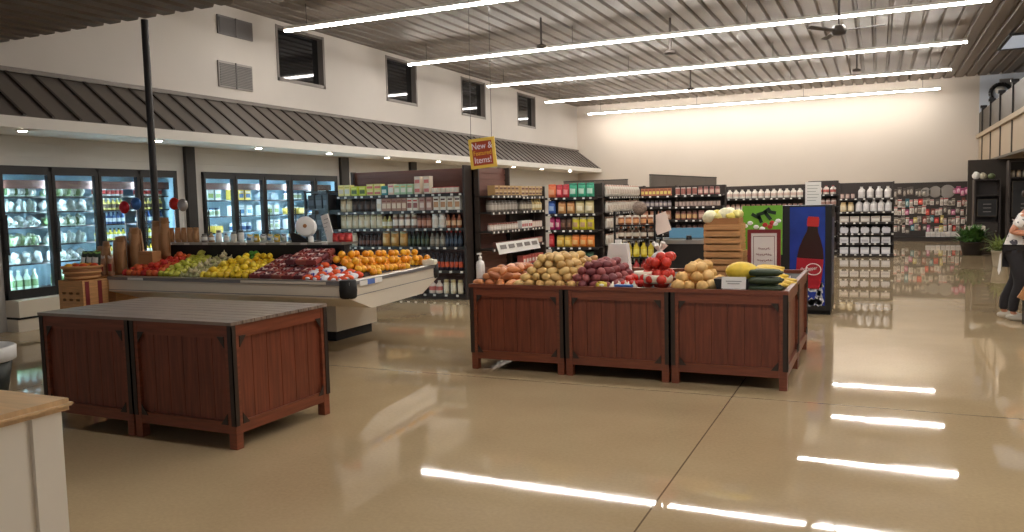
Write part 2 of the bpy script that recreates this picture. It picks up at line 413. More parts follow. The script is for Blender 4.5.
# vents on the left wall
def grille(y0, y1, z0, z1, lab, mf, ml):
    t = thing('wall_vent', lab, 'vent', (XL, (y0 + y1) / 2, (z0 + z1) / 2)); w, h = (y1 - y0) / 2, (z1 - z0) / 2
    MB().box((0, -w, -h), (.03, w, h)).build('frame', mf, t)
    m = MB(); n = 14
    for k in range(n): m.box((.03, -w + .03, -h + .03 + k * (2 * h - .06) / n), (.045, w - .03, -h + .03 + (k + .55) * (2 * h - .06) / n))
    m.box((.03, -.012, -h), (.05, .012, h)); m.build('louver', ml, t)
grille(11.06, 11.92, 3.83, 4.30, 'square grey return vent grille on the upper left wall', M['vent'], M['ventd'])
grille(11.10, 11.98, 4.78, 5.12, 'dark wide vent just under the ceiling above the square vent', M['ventd'], M['ventd'])
# steel post at the edge of the lower deck
t = thing('post', 'slim dark steel post rising beside the produce island to the low ceiling', 'post', (-8.04, 7.04, 0))
MB().tube((0, 0, 0), (0, 0, 3.9), .042, n=14).build('shaft', M['dark'], t)
MB().box((-.09, -.08, .0), (.09, .08, .015)).build('base_plate', M['dark'], t)
# ------------------------------------------------------------------ product meshes
PM = {}
def product(kind, w, d, h, c1, c2=None, c3=None):
    k = (kind, w, d, h, c1, c2, c3)
    if k in PM: return PM[k]
    a = col(*c1); b = col(*(c2 or c1)); c = col(*(c3 or c2 or c1)); m = MB()
    if kind == 'carton':
        m.box((-w / 2, -d / 2, 0), (w / 2, d / 2, h)); m.box((-w * .42, -d / 2 - .002, h * .22), (w * .42, -d / 2, h * .62), 1); m.box((-w * .4, -d / 2 - .002, h * .72), (w * .4, -d / 2, h * .85), 2)
    elif kind == 'can':
        r = w / 2; m.lathe([(r * .92, 0), (r, .006), (r, h * .12), (r, h * .88), (r, h - .006), (r * .92, h)], 10, [2, 2, 1, 2, 2] if False else [2, 0, 1, 0, 2])
    elif kind == 'jar':
        r = w / 2; m.lathe([(r * .85, 0), (r, h * .06), (r, h * .2), (r, h * .62), (r * .98, h * .74), (r * .78, h * .8), (r * .82, h * .81), (r * .82, h)], 10, [0, 0, 1, 0, 0, 2, 2])
    elif kind == 'bottle':
        r = w / 2; m.lathe([(r * .85, 0), (r, h * .04), (r, h * .18), (r, h * .5), (r * .95, h * .6), (r * .45, h * .74), (r * .36, h * .88), (r * .42, h * .885), (r * .42, h)], 10, [0, 0, 1, 0, 0, 0, 2, 2])
    elif kind == 'jug':
        r = w / 2; m.lathe([(r * .9, 0), (r, h * .04), (r, h * .25), (r, h * .55), (r * .9, h * .68), (r * .4, h * .86), (r * .38, h * .9), (r * .42, h * .905), (r * .42, h)], 10, [0, 0, 1, 0, 0, 0, 2, 2], sy=d / w)
        m.tube((r * .75, 0, h * .45), (r * .95, 0, h * .7), r * .14, n=6); m.tube((r * .95, 0, h * .7), (r * .35, 0, h * .83), r * .14, n=6)
    elif kind in ('pouch', 'bag'):
        nx, nz = 6, 8; F = []; Bk = []
        for j in range(nz + 1):
            v = j / nz; fr = []; br = []
            for i in range(nx + 1):
                u = i / nx
                puff = (math.sin(PI * u) ** .5) * (math.sin(PI * min(1, v * .94 + .03)) ** .45) * d / 2 * (1.15 - .3 * v)
                pinch = 1 - .08 * math.sin(PI * v) * 0 - .06 * v
                x = (u - .5) * w * pinch; z = v * h + .008 * math.sin(7 * u) * v
                wob = .06 * d * math.sin(9 * u + 5 * v)
                fr.append(m.bm.verts.new((x, -puff - wob * .4, z))); br.append(m.bm.verts.new((x, puff, z)))
            F.append(fr); Bk.append(br)
        for j in range(nz):
            mi = 1 if 2 <= j <= 4 else (2 if j >= nz - 1 else 0)
            for i in range(nx):
                q = m.bm.faces.new((F[j][i], F[j][i + 1], F[j + 1][i + 1], F[j + 1][i])); q.material_index = mi if 1 <= i <= nx - 2 or mi != 1 else 0; q.smooth = True
                q = m.bm.faces.new((Bk[j][i + 1], Bk[j][i], Bk[j + 1][i], Bk[j + 1][i + 1])); q.smooth = True
            for e in (0, nx):
                q = m.bm.faces.new((F[j][e], F[j + 1][e], Bk[j + 1][e], Bk[j][e]))
        m.bm.faces.new([F[0][i] for i in range(nx + 1)] + [Bk[0][i] for i in range(nx, -1, -1)])
        m.bm.faces.new([F[nz][i] for i in range(nx + 1)] + [Bk[nz][i] for i in range(nx, -1, -1)])
    elif kind == 'pack':                      # carded pack on a peg
        m.box((-w / 2, -.004, 0), (w / 2, .004, h)); m.blob((0, -d * .25, h * .4), (w * .38, d * .5, h * .3), 1, 8, 6); m.box((-w / 2, -.007, h * .8), (w / 2, -.004, h * .93), 2)
    elif kind == 'sack':                      # lumpy produce bag
        m.blob((0, 0, h * .45), (w / 2, d / 2, h * .5), 0, 12, 8, lump=.16, fn=lambda p, dd: Vector((p.x, p.y, max(p.z, -h * .43))))
        m.blob((w * .05, -d * .40, h * .5), (w * .22, d * .12, h * .2), 1, 8, 5); m.blob((-w * .2, -d * .12, h * .82), (w * .13, d * .13, h * .12), 2, 7, 5)
    elif kind == 'greens':                    # loose bag of leaves, many small folds
        for q in range(11):
            m.blob((random.uniform(-.34, .34) * w, random.uniform(-.3, .3) * d, h * random.uniform(.2, .62)), (w * random.uniform(.14, .24), d * .24, h * random.uniform(.18, .34)), random.choice((0, 0, 1, 2, 2)), 8, 6, lump=.25)
        m.box((-w * .4, -d * .3, 0), (w * .4, d * .3, h * .1))
    elif kind == 'clamshell':
        m.prism([(-w * .42, 0), (w * .42, 0), (w / 2, h * .5), (w * .46, h), (-w * .46, h), (-w / 2, h * .5)], 'y', -d / 2, d / 2); m.box((-w * .3, -d * .3, h), (w * .3, d * .3, h + .003), 1)
        for i in range(4): m.blob((random.uniform(-w * .3, w * .3), random.uniform(-d * .35, d * .35), h * .95), (w * .14, w * .14, h * .3), 2, 7, 5)
    me = m.mesh(kind, [a, b, c], .004 if kind == 'carton' else 0)
    PM[k] = me
    return me

CAT = dict(carton='carton', can='can', jar='jar', bottle='bottle', jug='jug', pouch='bag', bag='bag', pack='package', sack='bag', clamshell='carton', greens='bag')
# gondola: local x along the run, local y into it, front edge at y=0
def gondola_end(t, x, d, h): MB().box((x, .0, 0), (x + .03, d, h)).build('end_panel', M['gond'], t)
def gondola(name, label, cat, loc, rz, w, d, h, zs, back=None, sign=None, tags=True, ends=True, mshelf=None, plinth=.1):
    t = thing(name, label, cat, loc, rz)
    back = back or M['gond']; ms = mshelf or M['shelf']
    m = MB(); m.box((0, d - .03, 0), (w, d, h), 0)
    z = .12
    while z < h - .05: m.box((.02, d - .042, z), (w - .02, d - .03, z + .075), 0); z += .1
    m.build('back_panel', back, t)
    for x in ((0, .04), (w - .04, w)): MB().box((x[0], d - .12, 0), (x[1], d, h + .01)).build('upright', M['gond'], t)
    MB().box((.0, .03, 0), (w, d - .03, plinth - .03)).build('plinth', M['gond'], t)
    for z in zs:
        s = MB().box((.0, .01, z - .025), (w, d - .03, z)).build('shelf', ms, t)
        m = MB(); m.box((0, -.005, z - .045), (w, .01, z + .004), 0)
        if tags:
            x = .06
            while x < w - .06:
                m.box((x, -.009, z - .04), (x + .05, -.005, z - .005), 1); x += random.uniform(.12, .24)
        m.build('price_rail', [ms, M['tag']], s)
    return t
def T_(loc, rz): return Matrix.Translation(loc) @ Matrix.Rotation(rz, 4, 'Z')
def fill(loc, rz, z, x0, x1, kind, size, c1, c2, c3, label, group, y=None, jit=.0, name=None, gap=1.06, stack=1, maxn=99):
    w, d, h = size; me = product(kind, w, d, h, c1, c2, c3); n = min(maxn, max(1, (round if kind == 'pouch' else int)((x1 - x0) / (w * gap) + .01))); st = (x1 - x0) / n; T = T_(loc, rz)
    for i in range(n):
        for k in range(stack):
            p = T @ Vector((x0 + st * (i + .5), (y if y is not None else d / 2 + .03) + random.uniform(-jit, jit), z + k * (h + .001)))
            o = inst(me, name or {'pouch': 'snack_bag', 'bag': 'grocery_bag', 'pack': 'hanging_package', 'sack': 'produce_bag', 'greens': 'salad_bag', 'clamshell': 'berry_carton'}.get(kind, kind), p, rz + random.uniform(-jit, jit) * 3)
            tag(o, label, CAT[kind], group)

# ------------------------------------------------------------------ wall coolers
def cooler(name, label, y0, y1, nd, zs):
    w = y1 - y0; d = .75; z0, z1 = CZ0, CZ1
    t = thing(name, label, 'cooler', (XL, y0, 0), PI / 2)
    m = MB()
    m.box((0, d - .03, z0), (w, d, z1)); m.box((0, .03, z0 - .03), (w, d, z0 + .06)); m.box((0, .03, z1 - .05), (w, d, z1 + .02)); m.box((-.0, .03, z0), (.03, d, z1)); m.box((w - .03, .03, z0), (w, d, z1))
    m.build('lining', M['coolin'], t)
    dw = w / nd
    for z in zs:
        s = MB().box((.04, .14, z - .02), (w - .04, d - .05, z)).build('shelf', M['shelf'], t)
    MB().box((.04, .12, z1 - .30), (w - .04, .16, z1 - .18)).build('valance', M['gondback'], t)
    fr = MB(); fr.box((0, -.04, z1 - .06), (w, .06, z1 + .01)); fr.box((0, -.04, z0 - .01), (w, .06, z0 + .07))
    for x in [w * q / nd for q in range(nd + 1)]: fr.box((max(0, x - .028), -.04, z0), (min(w, x + .028), .06, z1))
    fr.build('frame', M['black'], t)
    base = MB(); base.box((0, -.28, .20), (w, 0, z0 - .01)); base.box((0, -.24, 0), (w, 0, .17)); base.box((0, -.26, .17), (w, 0, .20), 1); base.build('base', [M['case'], M['rubber']], t)
    for k in range(nd):
        a, b = k * dw + .012, (k + 1) * dw - .012
        m = MB(); m.box((a, -.05, z0 + .05), (a + .045, -.005, z1 - .05)); m.box((b - .045, -.05, z0 + .05), (b, -.005, z1 - .05)); m.box((a + .045, -.05, z1 - .11), (b - .045, -.005, z1 - .05)); m.box((a + .045, -.05, z0 + .05), (b - .045, -.005, z0 + .12))
        dr = m.build('door', M['black'], t)
        MB().box((a + .045, -.032, z0 + .12), (b - .045, -.026, z1 - .11)).build('glass', M['glass'], dr)
        h = MB(); h.tube((a + .03, -.09, 1.05), (a + .03, -.09, 1.6), .012, n=8); h.tube((a + .03, -.09, 1.1), (a + .03, -.045, 1.1), .01, n=6); h.tube((a + .03, -.09, 1.55), (a + .03, -.045, 1.55), .01, n=6)
        h.build('handle', M['dark'], dr)
        if k < nd - 1: MB().tube((b + .055, .08, z0 + .1), (b + .055, .08, z1 - .12), .011, n=8).build('lamp_tube', M['tube'], t)
        if k == 0: MB().tube((a + .06, .08, z0 + .1), (a + .06, .08, z1 - .12), .011, n=8).build('lamp_tube', M['tube'], t)
    return t, dw
CS1 = (.52, .90, 1.16, 1.42, 1.64, 1.86)
L1 = (XL, C1[0], 0); L2 = (XL, C2[0], 0)
cooler('glass_door_cooler', 'four door black framed glass cooler of bagged greens by the post', C1[0], C1[1], 4, CS1)
cooler('glass_door_cooler', 'five door black framed glass cooler behind the produce island', C2[0], C2[1], 5, (.52, .88, 1.18, 1.48, 1.78))
G = lambda s: s
dwc = (C1[1] - C1[0]) / 4
row_names = ('bottom', 'second', 'third', 'fourth', 'fifth', 'top')
gr = [((214, 226, 206), (120, 150, 100), (240, 246, 238)), ((230, 238, 236), (180, 200, 186), (250, 252, 250)), ((176, 200, 146), (220, 232, 206), (236, 242, 224)), ((242, 246, 244), (200, 214, 200), (252, 252, 252)), ((196, 212, 202), (224, 236, 228), (246, 250, 248))]
for dn, nm in ((0, 'leftmost door'), (1, 'second door from the left')):
    for ri, z in enumerate(CS1):
        c = gr[(ri + dn * 2) % 5]
        if ri == 0:
            fill(L1, PI / 2, z, dn * dwc + .1, (dn + 1) * dwc - .1, 'bottle', (.10, .10, .30), (206, 222, 196), (120, 150, 96), (236, 240, 232), 'tall pale green pack standing at the cooler bottom behind the ' + nm, 'tall packs behind the ' + nm, y=.26, jit=.01, name='vegetable_pack')
        else:
            fill(L1, PI / 2, z, dn * dwc + .06, (dn + 1) * dwc - .06, 'greens', (.16, .24, .20), *c, 'bag of leafy greens on the %s cooler shelf behind the %s' % (row_names[ri], nm), 'greens bags, %s shelf, %s' % (row_names[ri], nm), y=.28, jit=.02, gap=1.0)
for dn, nm in ((2, 'third door of the left cooler'), (3, 'last door of the left cooler')):
    for ri, z in enumerate(CS1):
        cs = [((226, 214, 120), (240, 236, 200), (60, 60, 60)), ((236, 200, 70), (250, 248, 240), (40, 50, 60)), ((240, 226, 90), (236, 240, 240), (30, 40, 60)), ((60, 96, 150), (220, 226, 230), (40, 60, 110)), ((236, 214, 120), (90, 70, 50), (240, 240, 236)), ((240, 242, 244), (190, 60, 60), (60, 60, 70))][ri]
        fill(L1, PI / 2, z, dn * dwc + .1, (dn + 1) * dwc - .1, 'bottle' if ri not in (0,) else 'jug', (.075, .075, .19), *cs, 'small bottle on the %s shelf behind the %s' % (row_names[ri], nm), 'bottles, %s shelf, %s' % (row_names[ri], nm), y=.24, jit=.008)
dwc = (C2[1] - C2[0]) / 5
cc = [((236, 240, 242), (90, 140, 190), (200, 210, 220)), ((220, 226, 220), (150, 170, 90), (240, 240, 236)), ((236, 200, 90), (90, 120, 160), (240, 240, 240)), ((200, 214, 226), (60, 90, 140), (236, 236, 240)), ((240, 240, 236), (180, 190, 150), (90, 110, 140))]
for dn in range(5):
    nm = ('first', 'second', 'third', 'fourth', 'fifth')[dn]
    for ri, z in enumerate((.88, 1.18, 1.48, 1.78)):
        k = ('carton', 'clamshell', 'jar', 'carton')[(ri + dn) % 4]; sz = {'carton': (.13, .12, .17), 'clamshell': (.18, .16, .11), 'jar': (.10, .10, .14)}[k]; sz = (sz[0] * 1.1, sz[1] * 1.1, sz[2] * 1.15)
        fill(L2, PI / 2, z, dn * dwc + .1, (dn + 1) * dwc - .1, k, sz, *cc[(ri * 2 + dn) % 5], 'pale packaged item on the %s shelf behind the %s door of the far cooler' % (row_names[ri + 1], nm), 'items, %s shelf, %s door, far cooler' % (row_names[ri + 1], nm), y=.26, jit=.01, name='food_%s' % k)

# ------------------------------------------------------------------ wooden produce bins
def bin_unit(label, x, y, top, group, wide=.955, deep=1.0, high=.825):
    t = thing('produce_bin', label, 'bin', (x, y, 0), 0, group); w, d, h = wide, deep, high
    for sx in (0, 1):
        for sy in (0, 1):
            x0 = sx * (w - .075); y0 = sy * (d - .075)
            lg = MB().box((x0 + .006, y0 + .006, 0), (x0 + .069, y0 + .069, h - .02)).build('leg', M['binrail'], t)
            ex = 0 if sx == 0 else w; ey = 0 if sy == 0 else d; ix = .04 * (1 - 2 * sx); iy = .04 * (1 - 2 * sy)
            m = MB(); m.box((min(ex, ex + ix), min(ey, ey + .006 * (1 - 2 * sy)), .16), (max(ex, ex + ix), max(ey, ey + .006 * (1 - 2 * sy)), h - .015)); m.box((min(ex, ex + .006 * (1 - 2 * sx)), min(ey, ey + iy), .16), (max(ex, ex + .006 * (1 - 2 * sx)), max(ey, ey + iy), h - .015))
            m.build('corner_angle', M['binsteel'], lg)
    def side(name, a, b, axis):
        # boards recessed between rails; a,b along the side
        pass
    for f, (px0, py0, ax) in enumerate(((0, 0, 'x'), (0, d - .03, 'x'), (0, 0, 'y'), (w - .03, 0, 'y'))):
        L = (w if ax == 'x' else d)
        out = -1 if f in (0, 2) else 1
        m = MB(); n = 6; s0 = .07; st = (L - .14) / n
        for k in range(n):
            a, b = s0 + k * st + .002, s0 + (k + 1) * st - .002
            if ax == 'x': yy = .028 if f == 0 else d - .043; m.box((a, yy, .17), (b, yy + .015, h - .08))
            else: xx = .028 if f == 2 else w - .043; m.box((xx, a, .17), (xx + .015, b, h - .08))
        if ax == 'x': m.box((.06, .036 if f == 0 else d - .046, .15), (w - .06, .046 if f == 0 else d - .036, h - .06))
        else: m.box((.036 if f == 2 else w - .046, .06, .15), (.046 if f == 2 else w - .036, d - .06, h - .06))
        pn = m.build('side_panel', M['bincherry'], t)
        for nm, z0, z1 in (('top_rail', h - .115, h - .02), ('bottom_rail', .105, .185)):
            m = MB()
            if ax == 'x': y0 = .008 if f == 0 else d - .04; m.box((.07, y0, z0), (w - .07, y0 + .032, z1))
            else: x0 = .008 if f == 2 else w - .04; m.box((x0, .07, z0), (x0 + .032, d - .07, z1))
            m.build(nm, M['binrail'], t)
        for e in (0, 1):
            for (za, zs) in ((.165, 1), (h - .10, -1)):
                p = .075 if e == 0 else L - .075; q = .06 if e == 0 else -.06
                m = MB(); tri = [(p, za), (p + q, za), (p, za + .075 * zs)]
                if ax == 'x': m.prism(tri, 'y', (.003 if f == 0 else d - .009), (.009 if f == 0 else d - .003))
                else: m.prism(tri, 'x', (.003 if f == 2 else w - .009), (.009 if f == 2 else w - .003))
                m.build('corner_bracket', M['binsteel'], t)
    if top == 'planks':
        m = MB(); n = 9; st = (d + .01) / n
        for k in range(n): m.box((-.005, -.005 + k * st, h - .022), (w + .005, -.005 + (k + 1) * st - .006, h))
        m.box((.02, .02, h - .05), (w - .02, d - .02, h - .022)); m.build('plank_top', M['bintop'], t)
    else:
        m = MB()
        for a, b in (((-.005, -.005), (w + .005, .035)), ((-.005, d - .035), (w + .005, d + .005)), ((-.005, .035), (.035, d - .035)), ((w - .035, .035), (w + .005, d - .035))): m.box((a[0], a[1], h - .028), (b[0], b[1], h + .004))
        m.build('rim', M['binrail'] , t)
        MB().box((.03, .03, h - .05), (w - .03, d - .03, h - .03)).build('liner', M['liner'], t)
    return t
bin_unit('empty cherry wood bin with planked top, left half of the front pair', -5.775, 3.92, 'planks', 'cherry wood produce bins', high=.86)
bin_unit('empty cherry wood bin with planked top, right half of the front pair', -4.812, 3.92, 'planks', 'cherry wood produce bins', high=.86)
BX = (-3.585, -2.607, -1.628); BY = (6.76, 7.77)
for i, x in enumerate(BX):
    for j, y in enumerate(BY):
        bin_unit('cherry wood bin %s, %s of the block' % (('under the yellow potatoes', 'under the tomato bags', 'under the squash and zucchini')[i], ('front row', 'back row')[j]), x, y, 'open', 'cherry wood produce bins', wide=.968)
ZB = .797
# ------------------------------------------------------------------ produce in heaps
PR = {}
def veg(kind, c, var=.12):
    k = (kind, c)
    if k in PR: return PR[k]
    L = []
    for q in range(3):
        m = MB(); mt = mat('veg_%s_%d_%d_%d' % (kind, *c), c, .42 if kind not in ('potato', 'onion') else .6, var=var, vscale=18)
        if kind == 'potato': m.blob((0, 0, 0), (.062, .045, .040), lump=.07, seg=9, rings=7)
        elif kind == 'sweet': m.blob((0, 0, 0), (.085, .042, .038), lump=.07, seg=9, rings=7, fn=lambda p, d: Vector((p.x, p.y + .25 * p.x * p.x / .08, p.z)))
        elif kind == 'onion': m.lathe([(.004, -.045), (.03, -.042), (.055, -.015), (.056, .008), (.042, .036), (.016, .047), (.006, .054)], 10)
        elif kind == 'apple': m.lathe([(.006, -.030), (.022, -.036), (.040, -.012), (.041, .010), (.026, .034), (.010, .032), (.003, .024)], 10)
        elif kind == 'tomato': m.lathe([(.005, -.034), (.03, -.030), (.046, -.005), (.042, .020), (.022, .034), (.006, .030)], 10)
        elif kind == 'lemon': m.lathe([(.004, -.052), (.012, -.044), (.032, -.020), (.036, 0), (.032, .020), (.012, .044), (.005, .052)], 10, T=Matrix.Rotation(PI / 2, 4, 'Y'))
        elif kind == 'orange': m.blob((0, 0, 0), (.042, .042, .040), seg=10, rings=7, lump=.015)
        elif kind == 'garlic': m.lathe([(.006, -.026), (.03, -.022), (.037, -.004), (.024, .016), (.008, .03), (.005, .05)], 9)
        elif kind == 'squash': m.blob((0, 0, 0), (.14, .095, .088), seg=14, rings=10, lump=.03)
        elif kind == 'zucchini': m.lathe([(.010, -.155), (.030, -.14), (.036, -.06), (.034, .06), (.028, .125), (.014, .14), (.012, .16)], 10, T=Matrix.Rotation(PI / 2, 4, 'Y'))
        elif kind == 'yellow_squash': m.lathe([(.010, -.11), (.034, -.09), (.040, -.04), (.030, .03), (.018, .08), (.010, .11)], 10, T=Matrix.Rotation(PI / 2, 4, 'Y'))
        elif kind == 'cauliflower': m.blob((0, 0, 0), (.085, .08, .07), seg=14, rings=9, lump=.10)
        L.append(m.mesh(kind, mt))
    PR[k] = L
    return L
def place(kind, c, p, name, cat, label, group, rot=None, sc=1.0):
    me = random.choice(veg(kind, c))
    rot = rot if rot is not None else (random.uniform(-.4, .4), random.uniform(-.4, .4), random.uniform(0, 6.28))
    o = inst(me, name, p, rot=rot, scale=sc); return tag(o, label, cat, group)
def heap(kind, cols, name, cat, label, group, x0, x1, y0, y1, zb, sx, sy, sz, layers, r=.04, sc=1.0, tilt=.35, peak=(.5, .5), shrink=1.0):
    # stacked courses, each set in from the one below; covered inner ones are left out
    for l in range(layers):
        fx = l * sx * .5 * shrink; fy = l * sy * .5 * shrink
        a0 = x0 + fx * 2 * peak[0]; a1 = x1 - fx * 2 * (1 - peak[0]); b0 = y0 + fy * 2 * peak[1]; b1 = y1 - fy * 2 * (1 - peak[1])
        nx = int((a1 - a0) / sx + .5); ny = int((b1 - b0) / sy + .5)
        if nx < 1 or ny < 1: return
        for i in range(nx):
            for j in range(ny):
                if l < layers - 1 and 2 <= i < nx - 2 and 2 <= j < ny - 2: continue
                p = (a0 + (i + .5 + (.25 if j % 2 else -.25)) * (a1 - a0) / nx + random.uniform(-.1, .1) * sx, b0 + (j + .5) * (b1 - b0) / ny + random.uniform(-.1, .1) * sy, zb + r * sc * .9 + l * sz + random.uniform(-.004, .004))
                rot = (random.uniform(-tilt, tilt), random.uniform(-tilt, tilt), random.uniform(0, 6.28) if tilt > .2 else random.uniform(-.3, .3))
                place(kind, random.choice(cols), p, name, cat, label, group, rot, sc * random.uniform(.9, 1.08))
heap('sweet', [(196, 124, 74), (206, 138, 88), (180, 108, 66)], 'sweet_potato', 'sweet potato', 'orange brown sweet potato in the low heap at the left end of the central bins', 'sweet potatoes at the left end', -3.53, -3.10, 6.80, 7.60, ZB, .12, .09, .058, 3, r=.038)
heap('potato', [(214, 178, 112), (222, 188, 126), (200, 160, 98)], 'potato', 'potato', 'pale yellow potato in the tallest heap on the central bins', 'yellow potatoes', -3.12, -2.50, 6.82, 7.66, ZB, .105, .085, .058, 5, r=.04, shrink=.85)
heap('potato', [(136, 66, 66), (150, 78, 76), (118, 54, 58)], 'red_potato', 'red potato', 'dusky red potato in the heap beside the yellow potatoes', 'red potatoes', -2.60, -2.16, 6.85, 7.68, ZB, .10, .085, .056, 4, r=.04, shrink=.85)
heap('potato', [(190, 150, 96), (178, 136, 88)], 'russet_potato', 'potato', 'brown potato at the back of the left bins, behind the yellow heap', 'back row potatoes', -3.5, -2.75, 7.85, 8.6, ZB, .12, .10, .058, 3, r=.04)
heap('tomato', [(200, 52, 40), (212, 66, 48), (190, 44, 40)], 'tomato', 'tomato', 'loose red tomato between the red potatoes and the tomato bags', 'loose tomatoes', -2.13, -1.99, 7.00, 7.60, ZB, .09, .09, .05, 2, r=.033)
heap('garlic', [(236, 230, 214), (226, 218, 200)], 'garlic_bulb', 'garlic', 'white garlic bulb in the front middle of the central bins', 'garlic bulbs', -2.20, -1.98, 6.82, 6.98, ZB, .07, .07, .04, 1, r=.026)
heap('onion', [(222, 178, 110), (230, 190, 126), (212, 166, 98)], 'yellow_onion', 'onion', 'large golden onion in the heap left of the black tub', 'yellow onions', -1.62, -1.30, 6.82, 7.5, ZB, .115, .115, .075, 3, r=.045, sc=1.05, shrink=.7)
# bags of tomatoes
for q, (x, y, z, lab, s) in enumerate(((-1.78, 6.95, ZB, 'lower mesh bag of red tomatoes with a white label band', 1.0), (-1.775, 7.0, ZB + .15, 'upper bag of red tomatoes with a white knotted top', 1.0), (-1.98, 7.25, ZB, 'mesh bag of red tomatoes leaning left of the stacked pair', .8))):
    t = thing('tomato_bag', lab, 'bag', (x, y, z), .3 * q)
    m = MB(); 
    for k in range(11):
        a = k * 2.4; rr_ = .035 + .085 * (k / 11.0) ** .6
        m.blob((rr_ * math.cos(a) * s, rr_ * math.sin(a) * .8 * s, .05 + .045 * (k % 3) * s), (.05 * s, .05 * s, .045 * s), 0, 9, 6)
    m.build('tomatoes', mat('tomato_red', (206, 58, 44), .35), t)
    if q != 1:
        m = MB(); m.lathe([(.128 * s, .06), (.135 * s, .10), (.13 * s, .135)], 14, sy=.85); m.build('label_band', mat('bag_label', (226, 216, 196), .5), t)
    if q == 1:
        m = MB()
        m.lathe([(.09, .13), (.05, .17), (.022, .19), (.03, .21)], 10)
        for k in range(6):
            a = k * 1.05; m.tube((0, 0, .185), (.06 * math.cos(a), .05 * math.sin(a), .25 + .02 * (k % 2)), .012, .02, n=6)
        m.build('knotted_top', mat('clear_plastic_white', (232, 226, 220), .35), t)
# black tub with squash
t = thing('produce_tub', 'shallow black tub holding a big yellow squash at the front of the right bin', 'tub', (-1.085, 6.97, ZB + .012))
m = MB(); m.prism([(-.16, 0), (.16, 0), (.19, .10), (-.19, .10)], 'y', -.11, .11); m.build('tub', M['black'], t)
place('squash', (236, 200, 64), (-1.06, 6.99, ZB + .165), 'spaghetti_squash', 'squash', 'large bright yellow squash resting in the black tub', None, rot=(0, 0, .15), sc=.98)
t = thing('price_card', 'white price card leaning on the black tub at the bin front', 'price card', (-1.10, 6.815, ZB + .032))
MB().cbox((0, .012, -.016), (.19, .03, .032)).build('holder', M['paper'], t)
MB().cbox((0, 0, .055), (.20, .004, .10), 0, Matrix.Rotation(-.2, 4, 'X')).build('card', M['paper'], t)
m = MB()
for k in range(2): m.cbox((0, -.004 - .004 * k, .068 - .02 * k), (.13 - .03 * k, .002, .006), 0, Matrix.Rotation(-.2, 4, 'X'))
m.build('printed_line', mat('ink_grey', (150, 146, 144), .6), t)
zi = 0
for z, n in ((0, 3), (.066, 3), (.132, 2)):
    for k in range(n):
        place('zucchini', (46, 60, 36), (-.855 + .008 * zi, 6.86 + .075 * k + .03 * (z > .1), ZB + .035 + z), 'zucchini', 'zucchini', 'dark green zucchini stacked right of the yellow squash', 'zucchini stack', rot=(0, 0, random.uniform(-.06, .06)), sc=.86); zi += 0
heap('yellow_squash', [(232, 200, 70), (226, 190, 80)], 'yellow_squash', 'yellow squash', 'slim yellow squash behind the zucchini at the right corner of the bins', 'yellow squashes', -1.02, -.74, 7.14, 7.6, ZB, .16, .08, .06, 3, r=.036, tilt=.12, shrink=.6)
heap('garlic', [(222, 206, 214), (214, 196, 200)], 'shallot', 'shallot', 'pale pinkish bulb at the far right edge of the bins', 'pale bulbs at the right edge', -.86, -.73, 7.62, 7.76, ZB, .07, .07, .05, 3, r=.026)
# loose packages in the middle bin front
o = inst(product('carton', .16, .06, .05, (60, 120, 190), (230, 236, 240), (40, 90, 160)), 'blue_package', (-2.06, 6.825, ZB), 0); tag(o, 'small flat blue package at the front edge of the middle bin', 'package')
o = inst(product('sack', .12, .09, .08, (214, 190, 70), (240, 236, 220), (200, 170, 60)), 'yellow_bag', (-2.27, 6.85, ZB), 0); tag(o, 'small yellow bag at the front edge under the red potatoes', 'bag')
# white spray bottle at the left end
t = thing('spray_bottle', 'tall white bottle with pump top at the left end of the central bins', 'bottle', (-3.545, 6.93, ZB))
MB().lathe([(.035, 0), (.042, .01), (.042, .20), (.036, .235), (.014, .25), (.014, .262)], 14).build('body', M['paper'], t)
MB().lathe([(.0425, .03), (.0432, .031), (.0432, .075), (.0425, .076)], 14).build('label', mat('ink_grey', (150, 146, 144), .6), t)
m = MB(); m.lathe([(.018, .258), (.018, .285), (.008, .287), (.008, .315)], 10); m.box((-.012, -.05, .305), (.012, .012, .322)); m.build('pump', M['paper'], t)
t = thing('paper_bag_box', 'white tapered carton standing upright behind the red potatoes', 'carton', (-2.42, 7.85, ZB))
MB().prism([(-.135, 0), (.135, 0), (.10, .36), (-.09, .36)], 'y', -.05, .05).build('box', M['paper'], t)
MB().box((-.03, -.02, .36), (.03, .02, .40)).build('tab', M['paper'], t)
MB().box((.02, -.054, .04), (.11, -.05, .10)).build('label', M['bumper'], t)
